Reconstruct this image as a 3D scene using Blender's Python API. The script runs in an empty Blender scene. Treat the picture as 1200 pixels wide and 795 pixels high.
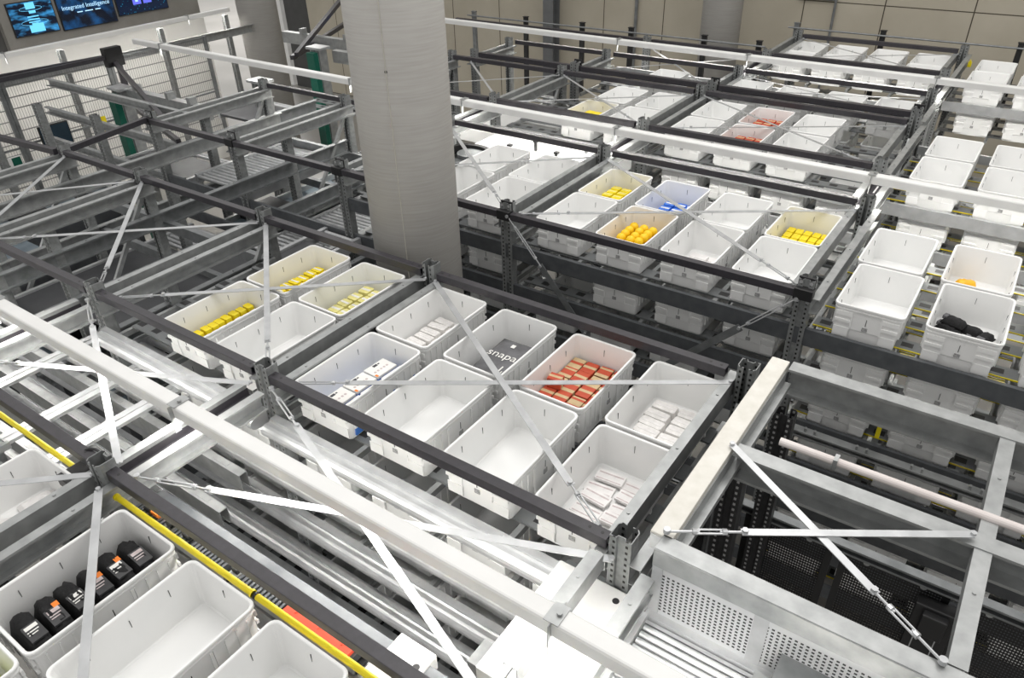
import bpy, bmesh, math, random
from mathutils import Vector, Matrix
random.seed(7)
scene = bpy.context.scene
COL = scene.collection
FLOOR = 5.0          # camera stands 5 m above the floor; all z below are metres relative to the camera
def W(x, y, z): return Vector((x, y, z + FLOOR))

# ------------------------------------------------------------------ materials
MATS = {}
def nt(name):
    m = bpy.data.materials.new(name); m.use_nodes = True
    t = m.node_tree; b = t.nodes['Principled BSDF']
    MATS[name] = m
    return m, t, b
def node(t, kind, **kw):
    n = t.nodes.new(kind)
    for k, v in kw.items():
        if k.startswith('i_'): n.inputs[k[2:].replace('_', ' ')].default_value = v
        else: setattr(n, k, v)
    return n
def noisy(name, c1, c2, scale=8, rough=0.5, metal=0.0, detail=4, stretch=(1, 1, 1), bump=0.0, spec=0.5):
    m, t, b = nt(name)
    tc = node(t, 'ShaderNodeTexCoord'); mp = node(t, 'ShaderNodeMapping'); mp.inputs['Scale'].default_value = stretch
    nz = node(t, 'ShaderNodeTexNoise'); nz.inputs['Scale'].default_value = scale; nz.inputs['Detail'].default_value = detail
    rp = node(t, 'ShaderNodeValToRGB')
    rp.color_ramp.elements[0].position = 0.3; rp.color_ramp.elements[1].position = 0.7
    rp.color_ramp.elements[0].color = (*c1, 1); rp.color_ramp.elements[1].color = (*c2, 1)
    t.links.new(tc.outputs['Object'], mp.inputs['Vector']); t.links.new(mp.outputs['Vector'], nz.inputs['Vector'])
    t.links.new(nz.outputs['Fac'], rp.inputs['Fac']); t.links.new(rp.outputs['Color'], b.inputs['Base Color'])
    b.inputs['Roughness'].default_value = rough; b.inputs['Metallic'].default_value = metal
    b.inputs['Specular IOR Level'].default_value = spec
    if bump:
        bp = node(t, 'ShaderNodeBump'); bp.inputs['Strength'].default_value = bump; bp.inputs['Distance'].default_value = 0.01
        t.links.new(nz.outputs['Fac'], bp.inputs['Height']); t.links.new(bp.outputs['Normal'], b.inputs['Normal'])
    return m
def mathn(t, op, a, b=None):
    n = t.nodes.new('ShaderNodeMath'); n.operation = op
    for i, v in enumerate((a, b)):
        if v is None: continue
        if isinstance(v, (int, float)): n.inputs[i].default_value = v
        else: t.links.new(v, n.inputs[i])
    return n.outputs[0]
def perforated(name, base, ax_u, ax_v, pu, pv, fill, metal=0.5, rough=0.45, hole=None, spans=None):
    """sheet with a grid of holes; hole=None lets you look through, else a dark colour"""
    m, t, b = nt(name)
    tc = node(t, 'ShaderNodeTexCoord'); sp = node(t, 'ShaderNodeSeparateXYZ')
    t.links.new(tc.outputs['Object'], sp.inputs[0])
    def grid(ax, p):
        if p >= 1.0: return mathn(t, 'LESS_THAN', sp.outputs[ax], 5.0)
        f = mathn(t, 'FRACT', mathn(t, 'MULTIPLY', sp.outputs[ax], 1.0 / p))
        return mathn(t, 'LESS_THAN', mathn(t, 'ABSOLUTE', mathn(t, 'SUBTRACT', f, 0.5)), fill / 2)
    mask = mathn(t, 'MULTIPLY', grid(ax_u, pu), grid(ax_v, pv))
    if spans:
        for ax, lo, hi in spans:
            mask = mathn(t, 'MULTIPLY', mask, mathn(t, 'MULTIPLY', mathn(t, 'GREATER_THAN', sp.outputs[ax], lo), mathn(t, 'LESS_THAN', sp.outputs[ax], hi)))
    b.inputs['Base Color'].default_value = (*base, 1); b.inputs['Metallic'].default_value = metal; b.inputs['Roughness'].default_value = rough
    if hole is not None:
        mx = node(t, 'ShaderNodeMixRGB'); mx.inputs[1].default_value = (*base, 1); mx.inputs[2].default_value = (*hole, 1)
        t.links.new(mask, mx.inputs[0]); t.links.new(mx.outputs[0], b.inputs['Base Color'])
        t.links.new(mathn(t, 'MULTIPLY', mathn(t, 'SUBTRACT', 1.0, mask), metal), b.inputs['Metallic'])
    else:
        tr = node(t, 'ShaderNodeBsdfTransparent'); ms = node(t, 'ShaderNodeMixShader')
        out = t.nodes['Material Output']
        t.links.new(mask, ms.inputs[0]); t.links.new(b.outputs[0], ms.inputs[1]); t.links.new(tr.outputs[0], ms.inputs[2])
        t.links.new(ms.outputs[0], out.inputs['Surface'])
    return m
def upright_mat(name, base, hole):
    m, t, b = nt(name)
    tc = node(t, 'ShaderNodeTexCoord'); sp = node(t, 'ShaderNodeSeparateXYZ'); t.links.new(tc.outputs['Object'], sp.inputs[0])
    fz = mathn(t, 'FRACT', mathn(t, 'MULTIPLY', sp.outputs[2], 1 / 0.032))
    mz = mathn(t, 'LESS_THAN', mathn(t, 'ABSOLUTE', mathn(t, 'SUBTRACT', fz, 0.5)), 0.22)
    ax = mathn(t, 'ABSOLUTE', sp.outputs[0])
    mx_ = mathn(t, 'LESS_THAN', mathn(t, 'ABSOLUTE', mathn(t, 'SUBTRACT', ax, 0.027)), 0.0055)
    mask = mathn(t, 'MULTIPLY', mz, mx_)
    nz = node(t, 'ShaderNodeTexNoise'); nz.inputs['Scale'].default_value = 30
    rp = node(t, 'ShaderNodeValToRGB'); rp.color_ramp.elements[0].position = .3; rp.color_ramp.elements[1].position = .7
    rp.color_ramp.elements[0].color = (*[c * .8 for c in base], 1); rp.color_ramp.elements[1].color = (*[c * 1.15 for c in base], 1)
    t.links.new(tc.outputs['Object'], nz.inputs['Vector']); t.links.new(nz.outputs['Fac'], rp.inputs['Fac'])
    mx = node(t, 'ShaderNodeMixRGB'); t.links.new(rp.outputs['Color'], mx.inputs[1]); mx.inputs[2].default_value = (*hole, 1)
    t.links.new(mask, mx.inputs[0]); t.links.new(mx.outputs[0], b.inputs['Base Color'])
    b.inputs['Metallic'].default_value = 0.45; b.inputs['Roughness'].default_value = 0.45
    return m
def plain(name, c, rough=0.5, metal=0.0, spec=0.5, emit=None, strength=0.0):
    m, t, b = nt(name)
    b.inputs['Base Color'].default_value = (*c, 1); b.inputs['Roughness'].default_value = rough
    b.inputs['Metallic'].default_value = metal; b.inputs['Specular IOR Level'].default_value = spec
    if emit: b.inputs['Emission Color'].default_value = (*emit, 1); b.inputs['Emission Strength'].default_value = strength
    return m

GALV = noisy('galvanised_steel', (.30, .31, .31), (.42, .43, .43), 14, .42, .55, bump=.02)
GALVD = noisy('dull_galvanised_steel', (.17, .18, .185), (.25, .26, .265), 12, .45, .5)
GALVB = noisy('bright_galvanised_steel', (.42, .43, .44), (.55, .56, .57), 10, .35, .5)
GALVK = noisy('dark_rail_steel', (.085, .092, .10), (.125, .132, .14), 12, .45, .4)
ANTH = noisy('anthracite_paint', (.030, .028, .033), (.042, .039, .046), 30, .38, 0.0)
BLACK = plain('black_plastic', (.012, .012, .013), .45)
UPR = upright_mat('perforated_upright', (.27, .28, .28), (.02, .02, .02))
UPRK = upright_mat('perforated_dark_upright', (.05, .05, .052), (.5, .5, .5))
TOTE = noisy('white_tote_plastic', (.82, .825, .82), (.86, .86, .85), 5, .38, 0, spec=.4)
SLOT = plain('slot_shadow_gap', (.03, .03, .03), .8)
CODE = noisy('grey_code_print', (.18, .18, .18), (.5, .5, .5), 160, .6)
WHITEP = noisy('white_powder_coat', (.70, .70, .69), (.75, .75, .74), 6, .4)
CREAM = noisy('cream_duct_paint', (.62, .60, .54), (.72, .70, .65), 18, .5, bump=.02)
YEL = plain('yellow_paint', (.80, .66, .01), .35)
RED = plain('red_paint', (.72, .06, .02), .4)
GREEN = plain('green_machine_paint', (.0, .085, .055), .45)
STRIP = perforated('slotted_carrier_steel', (.21, .22, .225), 0, 1, .155, 1.0, .42, .5, .45, hole=(.012, .012, .013), spans=((1, -.026, .026),))
CONC = None
def concrete():
    m, t, b = nt('cast_concrete')
    tc = node(t, 'ShaderNodeTexCoord')
    mp = node(t, 'ShaderNodeMapping'); mp.inputs['Scale'].default_value = (1.6, 1.6, 38)
    n1 = node(t, 'ShaderNodeTexNoise'); n1.inputs['Scale'].default_value = 2.2; n1.inputs['Detail'].default_value = 6
    n2 = node(t, 'ShaderNodeTexNoise'); n2.inputs['Scale'].default_value = 2.5; n2.inputs['Detail'].default_value = 8
    t.links.new(tc.outputs['Object'], mp.inputs['Vector']); t.links.new(mp.outputs['Vector'], n1.inputs['Vector'])
    t.links.new(tc.outputs['Object'], n2.inputs['Vector'])
    ad = mathn(t, 'ADD', mathn(t, 'MULTIPLY', n1.outputs['Fac'], .6), mathn(t, 'MULTIPLY', n2.outputs['Fac'], .4))
    rp = node(t, 'ShaderNodeValToRGB'); rp.color_ramp.elements[0].position = .35; rp.color_ramp.elements[1].position = .65
    rp.color_ramp.elements[0].color = (.315, .305, .288, 1); rp.color_ramp.elements[1].color = (.375, .366, .348, 1)
    t.links.new(ad, rp.inputs['Fac']); t.links.new(rp.outputs['Color'], b.inputs['Base Color'])
    b.inputs['Roughness'].default_value = .7; b.inputs['Specular IOR Level'].default_value = .25
    return m
CONC = concrete()

# ------------------------------------------------------------------ mesh builder
class MB:
    def __init__(s): s.bm = bmesh.new()
    def face(s, vs):
        try: return s.bm.faces.new(vs)
        except ValueError: return None
    def box(s, x0, x1, y0, y1, z0, z1):
        v = [s.bm.verts.new((x, y, z)) for z in (z0, z1) for x, y in ((x0, y0), (x1, y0), (x1, y1), (x0, y1))]
        for f in ((0, 3, 2, 1), (4, 5, 6, 7), (0, 1, 5, 4), (1, 2, 6, 5), (2, 3, 7, 6), (3, 0, 4, 7)): s.face([v[i] for i in f])
        return s
    def obox(s, p, q, w, h, up=(0, 0, 1)):
        p, q = Vector(p), Vector(q); d = (q - p).normalized(); u = Vector(up)
        if abs(d.dot(u)) > .98: u = Vector((0, 1, 0))
        sd = d.cross(u).normalized(); u = sd.cross(d).normalized()
        v = [s.bm.verts.new(c + sd * a * w / 2 + u * b * h / 2) for c in (p, q) for a, b in ((-1, -1), (1, -1), (1, 1), (-1, 1))]
        for f in ((0, 3, 2, 1), (4, 5, 6, 7), (0, 1, 5, 4), (1, 2, 6, 5), (2, 3, 7, 6), (3, 0, 4, 7)): s.face([v[i] for i in f])
        return s
    def extr(s, prof, p, q, xa, ya, caps=True):
        """sweep a closed 2-D profile (xa, ya axes) from p to q"""
        p, q, xa, ya = Vector(p), Vector(q), Vector(xa), Vector(ya)
        a = [s.bm.verts.new(p + xa * x + ya * y) for x, y in prof]; b = [s.bm.verts.new(q + xa * x + ya * y) for x, y in prof]
        n = len(prof)
        for i in range(n): s.face((a[i], a[(i + 1) % n], b[(i + 1) % n], b[i]))
        if caps: s.face(a[::-1]); s.face(b)
        return s
    def cyl(s, p, q, r, n=12, r2=None, caps=True):
        p, q = Vector(p), Vector(q); d = (q - p).normalized()
        u = Vector((0, 0, 1)) if abs(d.z) < .9 else Vector((1, 0, 0))
        xa = d.cross(u).normalized(); ya = xa.cross(d).normalized(); r2 = r if r2 is None else r2
        a = [s.bm.verts.new(p + (xa * math.cos(t) + ya * math.sin(t)) * r) for t in [2 * math.pi * i / n for i in range(n)]]
        b = [s.bm.verts.new(q + (xa * math.cos(t) + ya * math.sin(t)) * r2) for t in [2 * math.pi * i / n for i in range(n)]]
        for i in range(n): s.face((a[i], a[(i + 1) % n], b[(i + 1) % n], b[i]))
        if caps: s.face(a[::-1]); s.face(b)
        return s
    def loft(s, loops, cap0=True, cap1=True):
        vs = [[s.bm.verts.new(p) for p in lp] for lp in loops]; n = len(loops[0])
        for a, b in zip(vs, vs[1:]):
            for i in range(n): s.face((a[i], a[(i + 1) % n], b[(i + 1) % n], b[i]))
        if cap0: s.face(vs[0][::-1])
        if cap1: s.face(vs[-1])
        return s
def link(name, mb, mat, parent=None, loc=None, smooth=False, bevel=0.0):
    """one mesh object; geometry given relative to loc (top-level) or to the parent"""
    me = bpy.data.meshes.new(name)
    bmesh.ops.recalc_face_normals(mb.bm, faces=mb.bm.faces[:])
    mb.bm.to_mesh(me); mb.bm.free()
    if smooth: me.shade_smooth()
    me.materials.append(mat)
    o = bpy.data.objects.new(name, me); COL.objects.link(o)
    if parent is not None: o.parent = parent
    if loc is not None: o.location = loc
    if bevel:
        b = o.modifiers.new('bevel', 'BEVEL'); b.width = bevel; b.segments = 2; b.limit_method = 'ANGLE'
    return o
def tag(o, label, cat, group=None, kind=None):
    o['label'] = label; o['category'] = cat
    if group: o['group'] = group
    if kind: o['kind'] = kind
    return o
def root(name, label, cat, loc, group=None, rz=0):
    o = bpy.data.objects.new(name, None); o.empty_display_size = .05; COL.objects.link(o)
    o.location = loc; o.rotation_euler.z = rz
    return tag(o, label, cat, group)
def struct(o): o['kind'] = 'structure'; return o
def dup(src, name, label, cat, loc, group, rz=0):
    r = src.copy(); COL.objects.link(r); r.name = name; r.location = loc; r.rotation_euler.z = rz
    tag(r, label, cat, group)
    for ch in list(src.children):
        c = ch.copy(); COL.objects.link(c); c.parent = r
        for g in ch.children:
            d = g.copy(); COL.objects.link(d); d.parent = c
    return r
ORD = ['first', 'second', 'third', 'fourth', 'fifth', 'sixth', 'seventh', 'eighth', 'ninth', 'tenth', 'eleventh', 'twelfth']

def rrect(w, l, r, z, n=4):
    pts = []
    for cx, cy, a0 in ((w / 2 - r, l / 2 - r, 0), (-w / 2 + r, l / 2 - r, 90), (-w / 2 + r, -l / 2 + r, 180), (w / 2 - r, -l / 2 + r, 270)):
        for i in range(n + 1):
            a = math.radians(a0 + 90 * i / n); pts.append(Vector((cx + r * math.cos(a), cy + r * math.sin(a), z)))
    return pts

# ------------------------------------------------------------------ totes
TW, TL, TH = .385, .585, .235
def make_tote_parts():
    m = MB()
    w, l = TW, TL
    sh = [(w - .050, l - .050, .022, 0), (w - .046, l - .046, .024, .006), (w - .036, l - .036, .026, .075), (w - .026, l - .026, .026, .080),
          (w - .022, l - .022, .028, .196), (w - .010, l - .010, .030, .199), (w - .009, l - .009, .030, .206), (w - .020, l - .020, .030, .209),
          (w - .020, l - .020, .030, .219), (w - .001, l - .001, .034, .222), (w, l, .034, TH - .004), (w - .004, l - .004, .033, TH), (w - .020, l - .020, .028, TH),
          (w - .026, l - .026, .026, TH - .004), (w - .036, l - .036, .026, .16), (w - .050, l - .050, .026, .016), (w - .064, l - .064, .022, .010)]
    m.loft([rrect(a, b, r, z) for a, b, r, z in sh])
    for sy in (-1, 1):                                   # short ends: stepped grip blocks either side of a plain panel
        y1 = sy * (l / 2 - .004)
        y0 = sy * (l / 2 - .0145)
        for sx in (-1, 1):
            for z0, z1 in ((.118, .135), (.160, .187)):
                m.box(*sorted((sx * .085, sx * (w / 2 - .020))), *sorted((y0, y1)), z0, z1)
            m.box(*sorted((sx * .085, sx * .079)), *sorted((y0, y1)), .078, .19)
            m.box(*sorted((sx * .085, sx * (w / 2 - .022))), *sorted((y0, y1 - sy * .006)), .02, .08)
    for sx in (-1, 1):                                   # long sides: row of vertical ribs
        x1, x0 = sx * (w / 2 - .005), sx * (w / 2 - .0145)
        for i in range(-5, 6):
            if i in (-1, 0, 1): continue
            yy = i * .048
            m.box(*sorted((x0, x1)), yy - .003, yy + .003, .074, .19)
        for yy in (-.085, .085):
            m.box(*sorted((x0, x1)), yy - .006, yy + .006, .03, .19)
    nbody = len(m.bm.faces); s = m
    for sy in (-1, 1):
        y = sy * (l / 2 - .0125)
        s.box(-.0016, .0016, y - .002 * 1, y + .002, .120, .165)
        yi = sy * (l / 2 - .0172)
        s.box(-.0011, .0011, yi - .002, yi + .002, .150, .190)
    for sx in (-1, 1):
        xi = sx * (w / 2 - .0172)
        for yy in (-.16, 0, .16):
            s.box(xi - .002, xi + .002, yy - .0011, yy + .0011, .152, .188)
        x = sx * (w / 2 - .0125)
        s.box(x - .002, x + .002, -.0016, .0016, .12, .16)
    m.bm.faces.ensure_lookup_table()
    for f in m.bm.faces[nbody:]: f.material_index = 1
    cs = []
    for sy in (-1, 1):
        c = MB(); y = sy * (l / 2 - .0115); c.box(-.015, .015, y - .002, y + .002, .085, .110); cs.append(c)
    for sx in (-1, 1):
        c = MB(); x = sx * (w / 2 - .0115); c.box(x - .002, x + .002, -.014, .014, .085, .110); cs.append(c)
    return m, cs
_src = None
def tote(x, y, z, label, group, rz=0.0, tilt=0):
    """x,y = left-near corner of the rim, z = underside"""
    global _src
    loc = W(x + TW / 2, y + TL / 2, z)
    if _src is None:
        r = root('plastic_tote', label, 'tote', loc, group, rz)
        m, cs = make_tote_parts()
        link('tote_body', m, TOTE, r).data.materials.append(SLOT)
        for c in cs: link('code_label', c, CODE, r)['label'] = 'small grey printed code square'
        _src = r
        return r
    return dup(_src, 'plastic_tote', label, 'tote', loc, group, rz)

# ------------------------------------------------------------------ rack steelwork
def c_prof(w, h, t=.004, lip=.012):
    """channel: web on x=0, flanges to +w, small return lips"""
    return [(0, -h / 2), (w, -h / 2), (w, -h / 2 + lip), (w - t, -h / 2 + lip), (w - t, -h / 2 + t), (t, -h / 2 + t),
            (t, h / 2 - t), (w - t, h / 2 - t), (w - t, h / 2 - lip), (w, h / 2 - lip), (w, h / 2), (0, h / 2)]
def beam_v(u, v0, v1, ztop, side, label, group, h=.10, w=.048, mat=GALV, name='channel_beam'):
    """channel beam running along v; side=+1 has its flanges pointing to +u"""
    m = MB(); m.extr(c_prof(w, h), (0, v0 - (v0 + v1) / 2, 0), (0, v1 - (v0 + v1) / 2, 0), (side, 0, 0), (0, 0, 1))
    n = max(2, int((v1 - v0) / .45))
    for i in range(n):                                      # bolt heads on the web and flange
        y = -(v1 - v0) / 2 + (i + .5) * (v1 - v0) / n
        m.cyl((side * w * .5, y, h / 2), (side * w * .5, y, h / 2 + .005), .007, 6)
    return tag(link(name, m, mat, loc=W(u, (v0 + v1) / 2, ztop - h / 2)), label, 'beam', group)
def beam_u(v, u0, u1, ztop, side, label, group, h=.10, w=.05, mat=GALV, name='channel_beam'):
    m = MB(); m.extr(c_prof(w, h), (u0 - (u0 + u1) / 2, 0, 0), (u1 - (u0 + u1) / 2, 0, 0), (0, side, 0), (0, 0, 1))
    return tag(link(name, m, mat, loc=W((u0 + u1) / 2, v, ztop - h / 2)), label, 'beam', group)
def bar_u(v, u0, u1, ztop, label, group, s=.05, mat=ANTH):
    """anthracite square tube with open ends and drilled holes"""
    L = (u1 - u0) / 2; t = .005; r = root('anthracite_tie_bar', label, 'tie bar', W((u0 + u1) / 2, v, ztop - s), group)
    m = MB()
    o = [(-s / 2, 0), (s / 2, 0), (s / 2, s), (-s / 2, s)]; i = [(-s / 2 + t, t), (s / 2 - t, t), (s / 2 - t, s - t), (-s / 2 + t, s - t)]
    vo = [[m.bm.verts.new((x, a, b)) for a, b in o] for x in (-L, L)]; vi = [[m.bm.verts.new((x, a, b)) for a, b in i] for x in (-L, L)]
    for k in range(4):
        j = (k + 1) % 4
        m.face((vo[0][k], vo[0][j], vo[1][j], vo[1][k])); m.face((vi[0][j], vi[0][k], vi[1][k], vi[1][j]))
        m.face((vo[0][j], vo[0][k], vi[0][k], vi[0][j])); m.face((vo[1][k], vo[1][j], vi[1][j], vi[1][k]))
    link('tube', m, mat, r, bevel=.003)
    h = MB()
    for x in (-L + .03, -L + .085, L - .03, L - .085): h.cyl((x, 0, s - .002), (x, 0, s + .0008), .007, 10)
    link('hole_pattern', h, BLACK, r)
    return r
def upright(u, v, ztop, label, group, face=-1, mat=None, zbot=-FLOOR, name='rack_upright'):
    """lipped perforated section, open at the top; face = v side that carries the perforated face"""
    mat = mat or UPR; w, d, t = .092, .080, .004
    r = root(name, label, 'rack post', W(u, v, zbot), group)
    y = face
    pr = [(-.012, d / 2), (-w / 2 + .012, d / 2), (-w / 2, d / 2 - .014), (-w / 2, -d / 2), (-.018, -d / 2), (-.014, -d / 2 + .012), (.014, -d / 2 + .012), (.018, -d / 2), (w / 2, -d / 2), (w / 2, d / 2 - .014), (w / 2 - .012, d / 2), (.012, d / 2),
          (.012, d / 2 - t), (w / 2 - .014, d / 2 - t), (w / 2 - t, d / 2 - .016), (w / 2 - t, -d / 2 + t), (.020, -d / 2 + t), (.016, -d / 2 + .016), (-.016, -d / 2 + .016), (-.020, -d / 2 + t), (-w / 2 + t, -d / 2 + t), (-w / 2 + t, d / 2 - .016), (-w / 2 + .014, d / 2 - t), (-.012, d / 2 - t)]
    m = MB(); m.extr([(a, -y * b) for a, b in pr], (0, 0, .008), (0, 0, ztop - zbot), (1, 0, 0), (0, 1, 0))
    link('profile', m, mat, r)
    p = MB(); p.box(-.07, .07, -.06, .06, 0, .008)
    for a in (-.055, .055): p.cyl((a, 0, .008), (a, 0, .02), .009, 6)
    link('foot_plate', p, GALVD, r)
    return r
def coupling(u, v, ztop, label, group):
    """black clamp block that joins two tie bars in front of a post"""
    r = root('bar_coupling', label, 'coupling', W(u, v, ztop - .06), group)
    m = MB(); m.box(-.055, .055, -.032, .032, -.005, .066); m.box(-.05, .05, .02, .034, .06, .125)
    m.box(-.045, .045, .018, .036, -.06, 0)
    link('block', m, BLACK, r, bevel=.004)
    for x in (-.03, .03):
        for z in (.095, -.03):
            b = MB(); b.cyl((x, .02, z), (x, .004, z), .011, 8); link('bolt', b, GALVB, r)
    return r
def strap(a, b, label, group, tb=.34, w=.034, mat=GALVB, name='tension_strap'):
    """flat tie from a to b (z relative); turnbuckle close to b when tb > 0"""
    A, B = W(*a), W(*b); mid = (A + B) / 2
    r = root(name, label, 'tension strap', mid, group)
    A, B = A - mid, B - mid; d = (B - A).normalized(); up = Vector((0, 0, 1))
    if abs(d.z) > .5: up = Vector((0, -1, 0))
    E = B - d * tb if tb else B
    m = MB(); m.obox(A, E, w, .004, up); link('flat_bar', m, mat, r)
    sd = d.cross(up).normalized(); n = sd.cross(d)
    bl = [(A + n * .002, A + n * .012, .011, 6)]
    if tb:
        bl += [(E - d * .012 + n * .002, E - d * .012 + n * .014, .012, 6), (B - n * .004, B + n * .014, .013, 10)]
        t = MB()
        for s in (-1, 1): t.cyl(E + d * .06 + sd * s * .009, B - d * .10 + sd * s * .009, .0042, 6)
        t.cyl(E - d * .02, E + d * .075, .005, 6); t.cyl(B - d * .115, B, .005, 6)
        t.cyl(E + d * .05, E + d * .066, .012, 8); t.cyl(B - d * .106, B - d * .09, .012, 8)
        link('turnbuckle', t, GALVB, r)
    else: bl.append((B + n * .002, B + n * .012, .011, 6))
    for q in bl:
        k = MB(); k.cyl(*q); link('bolt', k, GALVB, r)
    return r
def deck(u0, u1, v0, v1, z, label, group, n=3, yellow=False):
    """slotted carrier strips that the totes stand on"""
    r = root('tote_deck', label, 'shelf deck', W((u0 + u1) / 2, (v0 + v1) / 2, z), group)
    L = (u1 - u0) / 2; H = (v1 - v0) / 2
    for i in range(n):
        m = MB(); m.box(-L, L, -.055, .055, -.012, 0)
        link('carrier_strip', m, STRIP, r, loc=(0, -H + (i + .5) * 2 * H / n, -.001))
    k = max(2, round((u1 - u0) / .48))
    for j in range(k + 1):
        b = MB(); b.box(-.014, .014, -H, H, -.05, -.013)
        link('cross_bearer', b, GALV, r, loc=(-L + j * 2 * L / k, 0, 0))
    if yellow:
        q = MB()  # thin yellow strips paint in the lamp light reflected along the deck
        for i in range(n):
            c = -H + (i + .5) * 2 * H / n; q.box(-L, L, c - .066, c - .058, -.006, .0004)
        link('reflection_strip', q, YEL, r)['label'] = 'yellow strip standing in for reflected light'
    return r
def front_rail(v, u0, u1, ztop, label, group):
    """stepped shuttle running rail with a rounded lower nose"""
    pr = [(.025, 0), (-.016, 0), (-.016, -.010), (-.026, -.014)]
    for i in range(9):
        a = math.radians(70 + 25 * i); pr.append((-.048 + .036 * math.cos(a), -.047 + .036 * math.sin(a)))
    pr += [(-.03, -.086), (.025, -.086)]
    m = MB(); L = (u1 - u0) / 2
    m.extr(pr, (-L, 0, 0), (L, 0, 0), (0, 1, 0), (0, 0, 1))
    k = int(2 * L / .5)
    for j in range(k):
        x = -L + (j + .5) * 2 * L / k; m.cyl((x, .008, 0), (x, .008, .002), .007, 6)
    return tag(link('shuttle_rail', m, GALVB, loc=W((u0 + u1) / 2, v, ztop)), label, 'shuttle rail', group)
def flat_rail(v, u0, u1, ztop, label, group, h=.11, mat=GALVK):
    m = MB(); L = (u1 - u0) / 2
    m.extr([(0, 0), (.03, 0), (.03, -.004), (.004, -.004), (.004, -h + .004), (.03, -h + .004), (.03, -h), (0, -h)], (-L, 0, 0), (L, 0, 0), (0, 1, 0), (0, 0, 1))
    for x in (-L + .06, -L + .14, L - .14, L - .06): m.cyl((x, 0, -h * .4), (x, -.003, -h * .4), .009, 8)
    return tag(link('shuttle_rail', m, mat, loc=W((u0 + u1) / 2, v, ztop)), label, 'shuttle rail', group)
LIGHTSTR = 34.0
LED = plain('led_diffuser', (.9, .9, .9), .4, emit=(1.0, .97, .91), strength=LIGHTSTR)
def trunking(p, q, label, group, clamps=()):
    """white lighting trunking with LED diffuser on its underside; clamps = fractions along it"""
    P, Q = W(*p), W(*q); mid = (P + Q) / 2; r = root('light_trunking', label, 'light fixture', mid, group)
    P, Q = P - mid, Q - mid; d = (Q - P).normalized(); sd = d.cross(Vector((0, 0, 1))).normalized()
    pr = [(-.034, -.042), (-.038, -.042), (-.038, .012), (-.034, .020), (-.028, .023), (.028, .023), (.034, .020), (.038, .012), (.038, -.042), (.034, -.042), (.034, -.024), (-.034, -.024)]
    m = MB(); m.extr(pr, P, Q, sd, (0, 0, 1)); link('housing', m, WHITEP, r)
    e = MB(); e.extr([(-.03, -.034), (-.03, -.0245), (.03, -.0245), (.03, -.034)], P, Q, sd, (0, 0, 1)); link('led_diffuser', e, LED, r)
    for f in clamps:
        c = P + (Q - P) * f; k = MB()
        k.obox(c - sd * .041 + Vector((0, 0, .026)), c + sd * .041 + Vector((0, 0, .026)), .055, .004)
        for s in (-1, 1):
            k.obox(c + sd * s * .041 + Vector((0, 0, .026)), c + sd * s * .041 + Vector((0, 0, -.12 if s > 0 else -.05)), .003, .032, sd)
        k.cyl(c + Vector((.01, 0, .033)), c + Vector((.01, 0, .04)), .010, 8)
        link('clamp', k, GALV, r)
    return r

# ------------------------------------------------------------------ layout
ZB = -2.24           # top of the frame channels
ZT = -2.185          # top of the anthracite tie bars
DECK = -2.495; PITCH = .335
ROWS = {  # name: (v front, v back, frame positions, phrase)
 'A': (-.42, .93, [-4.42, -2.86], 'front-corner rack row'),
 'B': (1.80, 3.09, [-7.18, -5.97, -4.42, -2.83, -.80], 'central rack row'),
 'C': (4.13, 5.56, [-7.42, -6.10, -4.68, -2.97, -.82], 'row behind concrete column'),
 'D': (6.42, 7.76, [-6.4, -4.75, -3.02, -.92], 'row beyond middle trunking'),
 'E': (7.98, 8.74, [-6.2, -4.7, -2.98, -.95], 'narrow row before far trunking'),
 'F': (9.70, 10.98, [-4.6, -2.98, -.98], 'row at back wall'),
}
for k, (v0, v1, fr, ph) in ROWS.items():
    for i, u in enumerate(fr):
        w = ORD[i]
        for v, wh, fc in ((v0, 'front', -1), (v1, 'rear', 1)):
            if k == 'A' and wh == 'front': continue
            if k == 'F' and i == 0 and wh == 'rear': continue
            upright(u, v, ZB + .10, f'perforated galvanised upright, {wh} post of {w} frame from left, {ph}', 'rack uprights', fc)
        for s, sd in ((-1, 'left'), (1, 'right')):
            if k == 'F' and i == 0: continue
            beam_v(u + s * (.052 if s < 0 else .046), v0 - .05, v1 + .05, ZB - (0 if s < 0 else .004), s, f'galvanised top channel, {sd} of pair, {w} frame from left, {ph}', 'top channels of the rack frames')
# ---- anthracite tie bars along the rows
def bars(row, v, spans, what, ztop=ZT, s=.05):
    for i, (a, b) in enumerate(spans):
        bar_u(v, a, b, ztop, f'anthracite square tie bar, {ORD[i]} span from left, {what}', 'anthracite tie bars', s)
bars('A', .94, [(-5.6, -2.93), (-2.84, -.2)], 'beside yellow duct in front aisle')
bars('B', 1.79, [(-5.93, -4.50), (-4.38, -2.92), (-2.80, -.86)], 'front of central rack row')
bars('B', 3.08, [(-7.14, -6.03), (-5.93, -4.48), (-4.38, -2.89), (-2.76, -.90)], 'along rear of central rack row')
bars('C', 4.085, [(-7.40, -6.16), (-6.04, -4.73), (-4.63, -3.03), (-2.91, -.86)], 'along front of rack row behind column', ZT - .015)
bars('C', 5.60, [(-7.5, -6.16), (-6.02, -4.74), (-4.62, -3.04), (-2.90, -.90)], 'along rear of rack row behind column')
bars('D', 6.40, [(-6.35, -4.82), (-4.70, -3.10), (-2.95, -.98)], 'along front of row beyond middle trunking')
bars('D', 7.74, [(-6.35, -4.82), (-4.70, -3.08), (-2.95, -.98)], 'along rear of row beyond middle trunking')
bars('E', 8.02, [(-6.15, -4.76), (-4.64, -3.04), (-2.92, -1.0)], 'along front of narrow row before far trunking', ZT, .06)
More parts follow.
